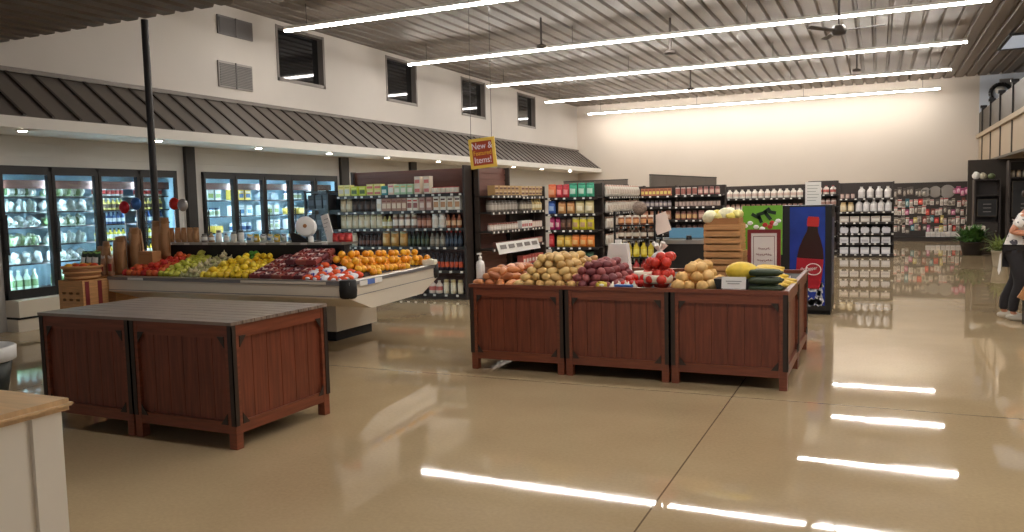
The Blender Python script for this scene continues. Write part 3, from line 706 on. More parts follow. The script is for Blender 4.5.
# slatted crates stacked at the back right
def crate(label, x, y, z, w=.43, d=.34, h=.26, cat='crate', lip=False, rz=0, dk=False, group=None):
    t = thing('wooden_crate', label, cat, (x, y, z), rz, group); a = M['cratedark'] if dk else M['crate']
    m = MB(); m.box((-w / 2, -d / 2, 0), (w / 2, d / 2, .012)); m.build('bottom', a, t)
    n = 4; g = .016; sh = (h - .0) / n - g
    for s in (-1, 1):
        m = MB()
        for k in range(n): z0 = .008 + k * (sh + g); m.box((-w / 2, s * d / 2 - .005, z0), (w / 2, s * d / 2 + .005, z0 + sh))
        m.build('slat_side', a, t)
        MB().box((s * (w / 2 - .012) - .008, -d / 2 + .005, .01), (s * (w / 2 - .012) + .008, d / 2 - .005, h)).build('end_panel', a, t)
    if lip:
        m = MB()
        for s in (-1, 1):
            m.box((-w / 2 + .02, s * (d / 2 - .015) - .003, h - .12), (w / 2 - .02, s * (d / 2 - .015) + .003, h + .055)); m.box((s * (w / 2 - .025) - .003, -d / 2 + .02, h - .12), (s * (w / 2 - .025) + .003, d / 2 - .02, h + .055))
        m.build('cardboard_lip', M['cardboard'], t)
    MB().box((-w / 2 + .02, -d / 2 + .01, h * .55), (w / 2 - .02, d / 2 - .01, h * .57)).build('liner', M['liner'], t)
    return t
crate('slatted wooden crate at the bottom of the stack on the back bin', -1.40, 8.20, ZB, w=.38, d=.32, h=.27)
crate('slatted wooden crate with cardboard lip on top of the stack on the bin', -1.41, 8.20, ZB + .275, w=.36, d=.32, h=.27, lip=True)
for k in range(12):
    c = [(240, 234, 196), (240, 222, 110), (238, 226, 140)][k % 3]
    place('cauliflower' if k % 3 == 0 else 'lemon', c, (-1.54 + .052 * (k % 6), 8.10 + .13 * (k // 6) + .03 * (k % 2), ZB + .275 + .335 + .025 * (k % 2)), 'pale_squash', 'squash', 'pale yellow and white squash heaped in the upper wooden crate', 'pale squash in the upper crate', sc=.95 if k % 3 == 0 else 1.35)
# framed notice and green banner
t = thing('framed_notice', 'white notice in a dark red frame standing behind the zucchini', 'sign', (-1.01, 8.05, ZB + .035))
m = MB(); fw_, fh = .31, .45
for sx_ in (-.1, .1): m.box((sx_ - .02, -.01, -.035), (sx_ + .02, .05, .0))
for a, b in (((-fw_ / 2, 0), (fw_ / 2, .035)), ((-fw_ / 2, fh - .035), (fw_ / 2, fh)), ((-fw_ / 2, .035), (-fw_ / 2 + .035, fh - .035)), ((fw_ / 2 - .035, .035), (fw_ / 2, fh - .035))): m.box((a[0], -.012, a[1]), (b[0], .012, b[1]))
m.build('frame', mat('frame_red', (128, 36, 40), .4), t)
MB().box((-.125, -.005, .03), (.125, .010, .42)).build('paper', mat('paper_pinkish', (244, 236, 232), .6), t)
m = MB()
for a, b in (((-.10, .065), (.10, .069)), ((-.10, .381), (.10, .385)), ((-.10, .065), (-.096, .385)), ((.096, .065), (.10, .385))): m.box((a[0], -.008, a[1]), (b[0], -.005, b[1]))
m.build('border_line', mat('frame_red', (128, 36, 40), .4), t)
def scrawl(x0, x1, z, hgt, n, y, parent, m_):
    m = MB(); pts = []
    for k in range(n * 4 + 1):
        u = k / (n * 4); pts.append((x0 + (x1 - x0) * u + .006 * math.sin(k * 1.6), y, z + hgt * .5 * math.sin(k * PI / 2 + .6 * math.sin(k * .7)) * (.6 + .4 * math.sin(k * 1.3))))
    for a, b in zip(pts, pts[1:]): m.tube(a, b, .0022, n=5)
    m.build('handwriting', m_, parent)
ink = mat('ink_red_grey', (150, 92, 92), .6)
scrawl(-.055, .055, .262, .028, 6, -.007, t, ink); scrawl(-.075, .07, .205, .028, 8, -.007, t, ink); scrawl(-.065, .075, .148, .026, 7, -.007, t, ink)
t = thing('green_banner', 'bright green printed panel with dark leaves behind the wooden crates', 'sign', (-1.10, 8.62, ZB))
MB().box((-.20, -.01, .20), (.20, .01, .71)).build('panel', mat('banner_green', (112, 176, 52), .5), t)
for sx_ in (-.15, .15): MB().box((sx_ - .01, -.008, 0), (sx_ + .01, .008, .22)).build('leg', M['dark'], t)
m = MB()
for x, z, a, l in ((-.06, .60, .5, .10), (.0, .63, -.3, .11), (.06, .60, .9, .09), (.10, .64, .2, .08), (-.02, .57, 1.2, .08), (.05, .66, -.6, .07)): m.cbox((x, -.012, z), (l, .004, .035), 0, Matrix.Rotation(a, 4, 'Y'))
m.build('printed_leaves', mat('print_dark_green', (30, 52, 34), .5), t)
m = MB()
for x, z in ((-.17, .50), (-.12, .53), (-.06, .49), (.13, .52), (.16, .55), (.0, .47)): m.blob((x, -.011, z), (.03, .004, .022), 0, 9, 5)
m.build('printed_white_roots', M['paper'], t)
m = MB()
for x, z in ((.03, .51), (.08, .49), (.10, .53)): m.blob((x, -.011, z), (.028, .004, .024), 0, 9, 5)
m.build('printed_red_roots', mat('print_red', (190, 50, 50), .5), t)
# ------------------------------------------------------------------ cola vending cooler
t = thing('drink_cooler', 'tall blue and black drink cooler with a soda bottle picture', 'drink cooler', (-.885, 11.32, 0))
MB().box((-.325, .02, .06), (.325, .75, 1.47)).build('cabinet', M['black'], t)
MB().box((-.31, .05, 0), (.31, .72, .06)).build('base', M['rubber'], t)
m = MB(); m.box((-.325, -.01, .06), (.325, .02, 1.47)); m.build('door', M['black'], t)
MB().box((-.20, -.014, .13), (.245, -.010, 1.45)).build('graphic_panel', mat('graphic_blue', (34, 56, 140), .25, var=.25, vscale=2.5), t)
dx = .01
T0 = Matrix.Translation((dx, -.012, 0)) @ Matrix.Rotation(R_(4), 4, 'Y') @ Matrix.Translation((-dx * .2, 0, 0))
def sil(name, pts, y0, m_, par, T=T0):
    m = MB(); v = [T @ Vector((x, 0, z)) for x, z in pts]; n = len(v)
    m._faces([tuple(p + Vector((0, y0, 0))) for p in v] + [tuple(p + Vector((0, y0 - .003, 0))) for p in v], [tuple(range(n)), tuple(range(n, 2 * n))[::-1]] + [(i, (i + 1) % n, n + (i + 1) % n, n + i) for i in range(n)], 0)
    return m.build(name, m_, par)
def sym(h): return [(x * 1.12, z) for x, z in h] + [(-x * 1.12, z) for x, z in h[::-1]]
sil('printed_bottle', sym([(.13, .40), (.145, .60), (.15, .78), (.135, .90), (.10, 1.02), (.065, 1.12), (.055, 1.20)]), -.003, mat('cola_brown', (54, 34, 34), .2), t)
sil('printed_label', sym([(.125, .36), (.142, .46), (.148, .60), (.15, .76)]), -.006, mat('label_red', (158, 30, 44), .3), t)
sil('printed_cap', sym([(.062, 1.19), (.066, 1.21), (.066, 1.29), (.058, 1.32)]), -.006, mat('cap_red', (186, 44, 44), .3), t)
m = MB()
for k in range(24):
    a, b = 2 * PI * k / 24, 2 * PI * (k + 1) / 24
    m.tube(T0 @ Vector((.05 + .095 * math.cos(a), -.010, .62 + .075 * math.sin(a))), T0 @ Vector((.05 + .095 * math.cos(b), -.010, .62 + .075 * math.sin(b))), .006, n=5)
m.build('printed_ring', M['paper'], t)
text('lettering', 'Dr Pepper', .062, (dx + .03, -.0235, .62), (PI / 2, R_(-8), 0), M['paper'], t, shear=.3, sx=.8)
m = MB()
for k in range(26): m.cbox((random.uniform(.0, .20), -.014, .155 + random.uniform(0, 1) ** 1.6 * .34), (.07, .006, .06), k % 2, Matrix.Rotation(random.uniform(0, 3), 4, 'Y'))
m.build('printed_ice', [mat('ice_a', (204, 204, 212), .3), mat('ice_b', (176, 178, 190), .3)], t)
m = MB(); m.box((.325, .1, .25), (.328, .6, 1.30)); m.build('side_graphic', mat('graphic_blue_side', (40, 52, 96), .3), t)
t = thing('paper_notice', 'white sheet of paper standing on top of the drink cooler', 'sign', (-.80, 11.42, 1.47))
MB().box((-.10, 0, 0), (.10, .004, .31)).build('sheet', M['paper'], t)
m = MB()
for k in range(6): m.box((-.075, -.002, .26 - k * .04), (.075 - .02 * (k % 3), 0, .266 - k * .04))
m.build('printed_line', mat('ink_grey', (150, 146, 144), .6), t)
# ------------------------------------------------------------------ refrigerated produce island
IY0, IY1 = 6.33, 8.50
def xl(y): return -8.05 + .14 * (y - IY0)
def xr(y): return -4.68 - .125 * (y - IY0)
t = thing('produce_island', 'long white produce island with grey bumper rim and black centre spine', 'produce case', (-6.4, 7.4, 0))
def I(p): return (p[0] + 6.4, p[1] - 7.4, p[2])
def outline(y0, y1, z, g=0): return [I((xl(y0) + g, y0 + g, z)), I((xr(y0) - g, y0 + g, z)), I((xr(y1) - g, y1 - g, z)), I((xl(y1) + g, y1 - g, z))]
def rings(name, rs, m_, caps=(True, True)):
    m = MB(); vs = [[m.bm.verts.new(p) for p in r] for r in rs]
    for a, b in zip(vs, vs[1:]):
        for i in range(4): m.bm.faces.new((a[i], a[(i + 1) % 4], b[(i + 1) % 4], b[i]))
    if caps[0]: m.bm.faces.new(vs[0][::-1])
    if caps[1]: m.bm.faces.new(vs[-1])
    return m.build(name, m_, t)
rings('case_body', [outline(IY0 + .45, IY1 - .45, .555), outline(IY0, IY1, .70), outline(IY0, IY1, .832), outline(IY0, IY1, .832, .06)], M['case'])
rings('bumper_rail', [outline(IY0, IY1, .832, -.012), outline(IY0, IY1, .865, -.012), outline(IY0, IY1, .865, .06), outline(IY0, IY1, .832, .06)], M['bumper'], (False, False))
rings('steel_lip', [outline(IY0, IY1, .866, -.004), outline(IY0, IY1, .875, 0), outline(IY0, IY1, .875, .07), outline(IY0, IY1, .84, .08)], M['stainless'], (False, False))
rings('groove_line', [outline(IY0, IY1, .715, -.004), outline(IY0, IY1, .722, -.004)], M['bumper'], (False, False))
for cx, cy in ((xr(IY0), IY0), (xr(IY1), IY1)):
    m = MB(); c = I((cx, cy, 0)); sx = 1 if cx < -6.4 else -1; sy = 1 if cy < 7.4 else -1
    m.lathe([(.065, .70), (.085, .715), (.09, .78), (.085, .875), (.07, .885)], 14, c=(c[0] + sx * .05, c[1] + sy * .05, 0)); m.build('corner_guard', M['rubber'], t)
MB().box(I((-7.3, 7.62, .12)), I((-5.84, 8.46, .57))).build('pedestal', M['case'], t)
MB().box(I((-7.25, 7.67, 0)), I((-5.89, 8.41, .12))).build('kick_plate', M['rubber'], t)
def zt(y): return .835 + (y - 6.40) / .63 * .20 if y < 7.08 else .835 + (8.43 - y) / .63 * .20
m = MB()
m._faces([I(p) for p in ((xl(6.4) + .06, 6.40, .835), (-5.27, 6.40, .835), (-5.27, 7.03, 1.035), (xl(7.03) + .06, 7.03, 1.035))], [(0, 1, 2, 3)], 0)
m._faces([I(p) for p in ((xl(8.43) + .06, 8.43, .835), (-5.27, 8.43, .835), (-5.27, 7.13, 1.035), (xl(7.13) + .06, 7.13, 1.035))], [(3, 2, 1, 0)], 0)
m._faces([I(p) for p in ((xr(6.85) - .06, 6.85, .835), (xr(8.43) - .06, 8.43, .835), (-5.27, 8.43, 1.04), (-5.27, 6.85, 1.04))], [(0, 1, 2, 3)], 0)
m._faces([I(p) for p in ((-5.27, 6.40, .835), (xr(6.4) - .06, 6.40, .835), (xr(6.85) - .06, 6.85, .85), (-5.27, 6.95, 1.01))], [(0, 1, 2, 3)], 0)
m._faces([I(p) for p in ((xr(6.85) - .06, 6.85, .80), (xr(6.85) - .06, 6.85, .85), (-5.27, 6.85, 1.04), (-5.27, 6.85, .80))], [(0, 1, 2, 3)], 0)
m.build('display_deck', M['liner'], t)
MB().box(I((-7.90, 7.03, .86)), I((-5.24, 7.13, 1.195))).build('spine_panel', M['black'], t)
s = MB().box(I((-7.94, 6.96, 1.195)), I((-5.22, 7.26, 1.22))).build('top_shelf', M['stainless'], t)
m = MB()
for k in range(9): m.box(I((-7.8 + k * .29, 6.954, 1.197)), I((-7.72 + k * .29, 6.96, 1.218)))
m.build('price_tag', M['tag'], s)
m = MB(); m.box(I((-7.72, IY0 - .016, .835)), I((-7.48, IY0 - .0125, .862))); m.build('price_strip', M['tag'], t)
m = MB(); m.box(I((-6.05, IY0 - .016, .838)), I((-4.95, IY0 - .0125, .864))); m.build('price_strip', M['case'], t)
for k in range(3):
    y = 6.52 + k * .16; MB().box(I((xr(y) + .013, y, .81)), I((xr(y) + .017, y + .13, .86)), k % 2).build('price_strip', [M['tag'], mat('tag_blue', (90, 120, 190), .5)], t)
# fruit on the sloped deck, one band per kind
def band(kind, cols, name, cat, label, group, x0, x1, s, r, y0=6.44, y1=6.99, extra=.35, sc=1.0, lift=0, tilt=.6):
    nx = max(1, round((x1 - x0) / s)); ny = max(1, round((y1 - y0) / (s * .95)))
    for j in range(ny):
        y = y0 + (j + .5) * (y1 - y0) / ny
        for i in range(nx):
            x = x0 + (i + .5 + (.22 if j % 2 else -.22)) * (x1 - x0) / nx
            z = zt(y) + r * 1.05 + lift
            place(kind, random.choice(cols), (x + random.uniform(-.004, .004), y, z), name, cat, label, group, (random.uniform(-tilt, tilt), random.uniform(-tilt, tilt), random.uniform(0, 6.3)), sc * random.uniform(.93, 1.05))
            if random.random() < extra and 0 < i < nx - 1: place(kind, random.choice(cols), (x + s * .45, y + s * .3, z + s * .68), name, cat, label, group, None, sc * random.uniform(.93, 1.03))
band('apple', [(206, 56, 36), (222, 92, 48), (196, 44, 40), (228, 120, 58)], 'apple', 'apple', 'red and orange apple in the leftmost fruit band of the island', 'apples on the island', -7.97, -7.42, .082, .036, y1=6.84)
band('apple', [(206, 56, 36), (222, 92, 48), (228, 120, 58)], 'apple', 'apple', 'red and orange apple in the leftmost fruit band of the island', 'apples on the island', -7.70, -7.42, .082, .036, y0=6.85, y1=7.0, extra=.8)
band('lemon', [(204, 202, 76), (214, 210, 96), (194, 196, 70)], 'yellow_green_pear', 'fruit', 'yellow green fruit in the band right of the red apples', 'yellow green fruit', -7.40, -7.08, .080, .034, extra=.5)
band('garlic', [(204, 190, 148), (190, 186, 130), (214, 200, 160)], 'pale_bulb', 'produce', 'pale beige bulb in the narrow band between the two yellow fruit bands', 'pale produce band', -7.06, -6.78, .072, .026, extra=.3)
band('lemon', [(240, 206, 48), (246, 216, 66), (236, 196, 40)], 'lemon', 'lemon', 'bright yellow lemon in the widest yellow band of the island', 'lemons on the island', -6.76, -6.08, .084, .034, y1=6.90, extra=.5)
band('orange', [(96, 168, 60), (116, 184, 76)], 'lime', 'lime', 'green lime at the back edge of the lemon band by the black spine', 'limes', -6.62, -6.35, .075, .03, y0=6.92, y1=7.0, extra=.9, sc=.8)
for j in range(5):
    y = 6.50 + j * .115
    for i in range(5):
        c = [((150, 70, 66), (214, 190, 186), (120, 40, 48)), ((118, 60, 66), (206, 186, 184), (92, 34, 46)), ((170, 92, 78), (224, 206, 196), (150, 50, 48))][(i + j) % 3]
        o = inst(product('clamshell', .135, .105, .055, *c), 'berry_carton', (-5.98 + i * .148, y, zt(y) + .006), random.uniform(-.1, .1), rot=(.30, 0, random.uniform(-.12, .12))); tag(o, 'clear carton of dark red berries in the island band right of the lemons', 'carton', 'berry cartons')
        if j >= 2 and i in (2, 3, 4):
            o = inst(product('clamshell', .135, .105, .055, *c), 'berry_carton', (-5.95 + i * .14, y - .02, zt(y) + .075), rot=(.30, 0, random.uniform(-.2, .2))); tag(o, 'clear carton of dark red berries in the island band right of the lemons', 'carton', 'berry cartons')
for k in range(20):
    y = 6.45 + (k // 5) * .105; x = -5.27 + (k % 5) * .105 - .01 * (k // 5)
    c = [((236, 96, 40), (246, 244, 248), (70, 90, 180)), ((228, 80, 40), (240, 240, 246), (60, 80, 170)), ((240, 240, 246), (80, 100, 190), (230, 100, 50))][k % 3]
    if x > xr(y) - .12: continue
    zz = .835 + max(0, y - 6.42) / .5 * .16 * max(.1, min(1, (-4.78 - x) / .5))
    o = inst(product('sack', .125, .10, .075, *c), 'fruit_bag', (x, y, zz + .005), random.uniform(-.6, .6)); tag(o, 'orange and white fruit bag with blue print at the island corner', 'bag', 'printed fruit bags')
for j in range(18):
    for i in range(6):
        y = 6.86 + j * .086 + .02 * (i % 2); x = -5.22 + i * .086
        if x > xr(y) - .09 or (j < 2 and i > 3): continue
        z = .835 + max(0, (xr(y) - .06 - x)) / .50 * .20 + .045
        for k in range(1 + (i in (0, 2) and j % 3 != 1)):
            place('orange', random.choice([(242, 170, 34), (246, 184, 50), (236, 152, 28)]), (x + .04 * k, y + .04 * k, min(z, 1.09) + .05 * k), 'orange', 'orange', 'golden orange heaped on the right end of the produce island', 'oranges on the island end', None, 1.0)
o = inst(product('clamshell', .16, .12, .06, (236, 232, 214), (250, 248, 240), (226, 220, 190)), 'pale_carton', (-4.95, 8.33, .875), .2); tag(o, 'small pale carton at the far corner of the island rim', 'carton')
# things standing on the island's top shelf
for k in range(5):
    o = inst(product('bag', .085, .06, .17, (190, 142, 96), (196, 150, 104), (170, 124, 82)), 'kraft_bag', (-7.86 + .10 * k, 7.10, 1.221), random.uniform(-.2, .2)); tag(o, 'small brown paper bag at the left end of the island top shelf', 'bag', 'small kraft bags')
for k, (c, kd) in enumerate((((120, 116, 110), 'jar'), ((176, 140, 100), 'bottle'), ((226, 228, 224), 'jar'), ((200, 206, 200), 'bottle'), ((230, 226, 210), 'jar'), ((214, 220, 214), 'jar'))):
    o = inst(product(kd, .07, .07, .10 + .02 * (k % 3), c, (238, 236, 228), (70, 66, 60)), 'small_' + kd, (-7.33 + .115 * k, 7.10, 1.221)); tag(o, 'small %s on the island shelf, %s' % (kd, ('grey one next to the paper bags', 'tan one in the row', 'first white one in the row', 'tallest pale one in the row', 'cream one in the row', 'last pale one at the right of the row')[k]), kd)
for k in range(8):
    c = [((230, 232, 226), (90, 140, 180), (236, 210, 90)), ((236, 200, 80), (240, 240, 236), (80, 120, 70)), ((226, 228, 222), (170, 180, 150), (60, 70, 90))][k % 3]
    o = inst(product('bag', .085, .06, .085, *c), 'snack_pouch', (-6.62 + .10 * k, 7.10, 1.221), .1 * (-1) ** k); tag(o, 'small printed pouch in the middle of the island top shelf', 'bag', 'pouches on the island shelf')
t = thing('bag_roll_stand', 'black stand holding a large white roll of produce bags', 'bag dispenser', (-5.80, 7.10, 1.22))
m = MB(); m.box((-.13, -.09, 0), (.13, .09, .015)); m.tube((.05, .03, 0), (.02, .05, .20), .02); m.build('stand', M['black'], t)
m = MB(); Tq = Matrix.Rotation(R_(78), 4, 'X') @ Matrix.Rotation(0, 4, 'Z')
m.lathe([(.024, -.05), (.105, -.05), (.11, -.045), (.11, .045), (.105, .05), (.024, .05)], 22, c=(0, 0, .17), T=Matrix.Rotation(R_(24), 4, 'Z') @ Tq); m.build('roll', M['paper'], t)
m = MB(); m.lathe([(.002, -.055), (.022, -.055), (.022, .056), (.002, .056)], 12, c=(0, 0, .17), T=Matrix.Rotation(R_(24), 4, 'Z') @ Tq); m.build('core', M['cardboard'], t)
m = MB(); m.prism([(-.15, .0), (.05, .0), (.06, .03), (-.12, .11), (-.18, .10)], 'y', -.07, -.05); m.build('cutter_arm', M['black'], t)
t = thing('leaning_card', 'white card leaning on the island shelf right of the bag roll', 'sign', (-5.50, 7.10, 1.22))
MB().cbox((-.0, 0, .15), (.10, .012, .31), 0, Matrix.Rotation(R_(-16), 4, 'Y')).build('card', M['paper'], t)
m = MB()
for k in range(5): m.cbox((-.035 + .012 * (4 - k) * 0 + (.06 - .03 * k) * .29 * -1, -.008, .07 + k * .045), (.06, .003, .006), 0, Matrix.Rotation(R_(-16), 4, 'Y'))
m.build('printed_line', mat('ink_grey', (150, 146, 144), .6), t)
o = inst(product('jar', .06, .06, .07, (240, 240, 236), (240, 240, 236), (226, 226, 222)), 'white_jar', (-5.66, 7.0, 1.221)); tag(o, 'little round white jar between the bag roll and the leaning card', 'jar')
for k in range(3):
    o = inst(product('bag', .09, .06, .09, (196, 50, 50), (220, 90, 80), (160, 36, 40)), 'red_pouch', (-5.40 + .085 * k, 7.1, 1.221), .2 * k); tag(o, 'small red pouch at the right end of the island top shelf', 'bag', 'red pouches on the island shelf')

# ------------------------------------------------------------------ crates, basket, sacks left of the island
def slot_crate(label, x, y, z, w=.40, d=.32, h=.27, stripe=False):
    t = thing('wooden_crate', label, 'crate', (x, y, z))
    m = MB()
    for s in (-1, 1):
        yy = s * (d / 2 - .008); a, b = yy - .008, yy + .008
        for z0, z1 in ((0, .05), (.075, .125), (.15, h)): m.box((-w / 2, a, z0), (w / 2, b, z1))
        for z0, z1 in ((.05, .075), (.125, .15)):
            xs = [-w / 2, -.15, -.085, -.035, .03, .08, .145, w / 2]
            for k in range(0, 8, 2): m.box((xs[k], a, z0 - .001), (xs[k + 1], b, z1 + .001))
    m.build('slotted_side', M['crate'], t)
    for s in (-1, 1): MB().box((s * w / 2 - (.016 if s > 0 else 0), -d / 2 + .016, 0), (s * w / 2 + (.016 if s < 0 else 0), d / 2 - .016, h)).build('end_panel', M['crate'], t)
    MB().box((-w / 2 + .016, -d / 2 + .016, 0), (w / 2 - .016, d / 2 - .016, .012)).build('bottom', M['cratedark'], t)
    MB().box((-w / 2 + .0, -d / 2, h - .0), (w / 2, d / 2, h + .012)).build('top_board', M['crate'], t)
    if stripe:
        m = MB()
        for yy in (-.10, .06): m.box((w / 2, yy - .03, .0), (w / 2 + .004, yy + .02, h))
        m.build('red_band', mat('band_red', (130, 44, 48), .5), t)
    return t
for k in range(3): slot_crate('slotted wooden crate left of the island, %s of the stack carrying the basket' % ('bottom', 'middle', 'top')[k], -8.255, 6.16, .2825 * k, stripe=True)
for k in range(3): slot_crate('slotted wooden crate behind the basket, %s of the stack under the tall paper sacks' % ('bottom', 'middle', 'top')[k], -8.50, 6.72, .2825 * k, w=.7, d=.46, h=.27)
t = thing('bushel_basket', 'round wooden bushel basket of orange squash on the stacked crates', 'basket', (-8.255, 6.16, .848))
m = MB(); m.lathe([(.16, 0), (.175, .02), (.205, .15), (.195, .15), (.16, .02)], 24); m.build('staves', M['cratedark'], t)
for z, r in ((.03, .180), (.085, .194), (.145, .21)): m = MB(); m.lathe([(r - .004, z - .012), (r + .006, z - .012), (r + .008, z + .012), (r - .002, z + .012)], 24); m.build('hoop', M['crate'], t)
for k in range(9):
    a = k * 2.4; q = .05 + .012 * k
    place('orange', [(236, 150, 44), (240, 178, 60), (214, 80, 40)][k % 3], (-8.255 + q * math.cos(a), 6.16 + q * math.sin(a), .848 + .14), 'small_gourd', 'gourd', 'orange gourd in the bushel basket', 'gourds in the basket', None, 1.2)
for k in range(3):
    o = inst(product('bag', .11, .06, .17, (44, 60, 48), (236, 240, 232), (120, 160, 90)), 'seed_bag', (-8.34 + .10 * k, 6.25, .848 + .14), .15, rot=(-.15, 0, .15 * k)); tag(o, 'upright green and white bag standing in the bushel basket', 'bag', 'bags in the basket')
# tall kraft sacks
sk = [(-8.72, 6.82, .849, .30), (-8.56, 6.88, .849, .40), (-8.42, 6.86, .849, .46), (-8.22, 6.92, .849, .54), (-8.62, 6.70, .849, .34), (-8.47, 6.66, .849, .40), (-8.33, 6.74, .849, .42), (-8.20, 6.64, .849, .46), (-8.30, 6.90, .849, .50), (-8.15, 6.80, .849, .56), (-7.93, 6.93, 1.02, .46), (-7.79, 6.93, 1.02, .50)]
for k, (x, y, z, h) in enumerate(sk):
    o = inst(product('bag', .15, .10, h, (190, 140, 94), (184, 134, 88), (168, 120, 78)), 'paper_sack', (x, y, z), random.uniform(-.3, .3)); tag(o, 'tall brown paper sack in the row by the steel post', 'bag', 'tall paper sacks')
for k, (x, y) in enumerate(((-8.40, 6.55), (-8.26, 6.54), (-8.54, 6.56))):
    o = inst(product('bag', .09, .06, .24, (206, 160, 128), (190, 60, 54), (226, 210, 196)), 'red_printed_bag', (x, y, .849), .3 * k - .2); tag(o, 'red printed bag tucked in front of the tall paper sacks', 'bag', 'red printed bags')
o = inst(product('carton', .22, .14, .15, (186, 134, 86), (186, 134, 86), (176, 124, 78)), 'cardboard_box', (-7.82, 6.72, .985), .05); tag(o, 'small plain cardboard box at the back of the apple band', 'box')
for x, y, z, c, lab in ((-8.33, 6.83, 1.66, (196, 44, 54), 'dark red foil balloon over the paper sacks, left of the blue one'), (-8.16, 6.86, 1.70, (70, 120, 190), 'blue foil balloon over the paper sacks'), (-7.88, 7.18, 1.69, (206, 56, 44), 'bright red foil balloon right of the steel post'), (-7.74, 7.18, 1.67, (176, 172, 168), 'silver foil balloon right of the steel post')):
    zb = .849 if x < -8 else 1.222
    t = thing('foil_balloon', lab, 'balloon', (x, y, zb))
    m = MB(); m.blob((0, 0, z - zb), (.078, .045, .078), seg=14, rings=9); m.build('balloon', mat('foil_%d' % c[0], c, .2, .5), t)
    MB().tube((0, 0, 0), (0, 0, z - zb - .08), .004, n=6).build('stick', M['paper'], t)
# ------------------------------------------------------------------ counter at the lower left corner and the basket stack beside it
t = thing('checkout_counter', 'cream counter with rounded wood laminate top in the lower left corner', 'counter', (-3.4, 1.3, 0))
m = MB(); m.box((-.86, -.72, .08), (.655, .61, .876)); m.build('cabinet', M['cream'], t)
m = MB(); m.box((.655, .50, .08), (.672, .612, .876)); m.box((.655, -.70, .08), (.668, .47, .876)); m.build('end_panel', M['cream'], t)
MB().box((-.82, -.68, 0), (.61, .57, .08)).build('toe_kick', M['dark'], t)
MB().box((-.9, -.76, .876), (.70, .655, .92)).build('countertop', M['wood'], t, bevel=.018)
t = thing('waste_bin', 'dark tapered bin with white rim at the left edge of the picture', 'bin', (-6.90, 4.12, -.0))
MB().lathe([(.16, 0), (.20, .05), (.26, .40)], 24).build('body', mat('bin_dark_green', (40, 46, 42), .5), t)
MB().lathe([(.265, .37), (.285, .38), (.29, .49), (.27, .50), (.255, .44)], 24).build('rim', M['paper'], t)
# ------------------------------------------------------------------ brown gondola facing the camera
GL = (-8.85, 11.65, 0); GZ = (.09, .49, .89, 1.205, 1.505, 1.785)
gondola('store_shelf', 'wide brown backed store shelf of bottles and cartons behind the produce island', 'shelf unit', GL, 0, 2.6, .62, 2.22, GZ, back=M['gondback'])
MB().box((0, 0, 0), (.04, .62, 2.24)).build('end_panel', M['gond'], bpy.data.objects['store_shelf'], loc=(2.6, 0, 0))
W_ = 'of the brown backed shelf'
def row(z, segs, where, L=GL, rz=0, y=None, tagname=''):
    for k, (x0, x1, kind, size, c1, c2, c3, desc, st) in enumerate(segs):
        fill(L, rz, z, x0, x1, kind, size, c1, c2, c3, '%s on the %s' % (desc, where), '%s, %s' % (desc, where), y=y, jit=.006, stack=st)
cr, wh, br, dk = (226, 214, 188), (240, 236, 228), (110, 62, 48), (44, 38, 36)
row(GZ[5], [(.06, .32, 'carton', (.12, .14, .20), (236, 226, 150), (214, 206, 190), (200, 190, 90), 'pale yellow carton', 1), (.32, .66, 'carton', (.13, .14, .17), (206, 214, 70), (90, 110, 40), (226, 230, 120), 'lime yellow carton', 1), (.66, .98, 'carton', (.14, .14, .10), (232, 220, 130), (220, 120, 110), (244, 236, 190), 'stacked cream yellow carton', 2), (.98, 1.10, 'carton', (.11, .12, .16), (60, 150, 150), (230, 240, 230), (40, 120, 120), 'teal carton', 1), (1.10, 1.24, 'carton', (.11, .12, .19), (240, 214, 190), (240, 240, 230), (220, 120, 130), 'peach and white carton', 1), (1.24, 1.62, 'carton', (.11, .12, .18), (186, 216, 180), (240, 240, 226), (220, 190, 130), 'pale green carton', 1), (1.62, 1.98, 'carton', (.115, .12, .15), (236, 220, 200), (222, 130, 124), (240, 232, 220), 'cream and pink stacked carton', 2), (1.98, 2.5, 'can', (.075, .075, .11), (196, 70, 60), (236, 230, 214), (160, 50, 50), 'small red and white can', 1)], 'top row ' + W_)
row(GZ[4], [(.06, .32, 'bag', (.12, .1, .23), (214, 196, 160), (230, 220, 196), (190, 170, 130), 'tan paper bag', 1), (.32, .86, 'pouch', (.13, .1, .21), (66, 54, 50), (96, 80, 74), (50, 40, 38), 'dark brown pouch', 1), (.86, .97, 'carton', (.09, .1, .22), wh, cr, wh, 'cream carton', 1), (.97, 1.48, 'carton', (.095, .1, .22), (184, 136, 112), (232, 210, 184), (140, 80, 66), 'brown and cream carton', 1), (1.48, 1.72, 'carton', (.10, .1, .22), (240, 230, 214), (150, 90, 80), (190, 80, 70), 'white carton with brown band', 1), (1.72, 2.0, 'carton', (.10, .1, .22), (196, 156, 142), (232, 212, 200), (160, 100, 92), 'dusky rose carton', 1), (2.0, 2.54, 'carton', (.105, .1, .23), (240, 234, 222), (196, 150, 110), (90, 60, 50), 'white carton with tan label', 1)], 'second row ' + W_)
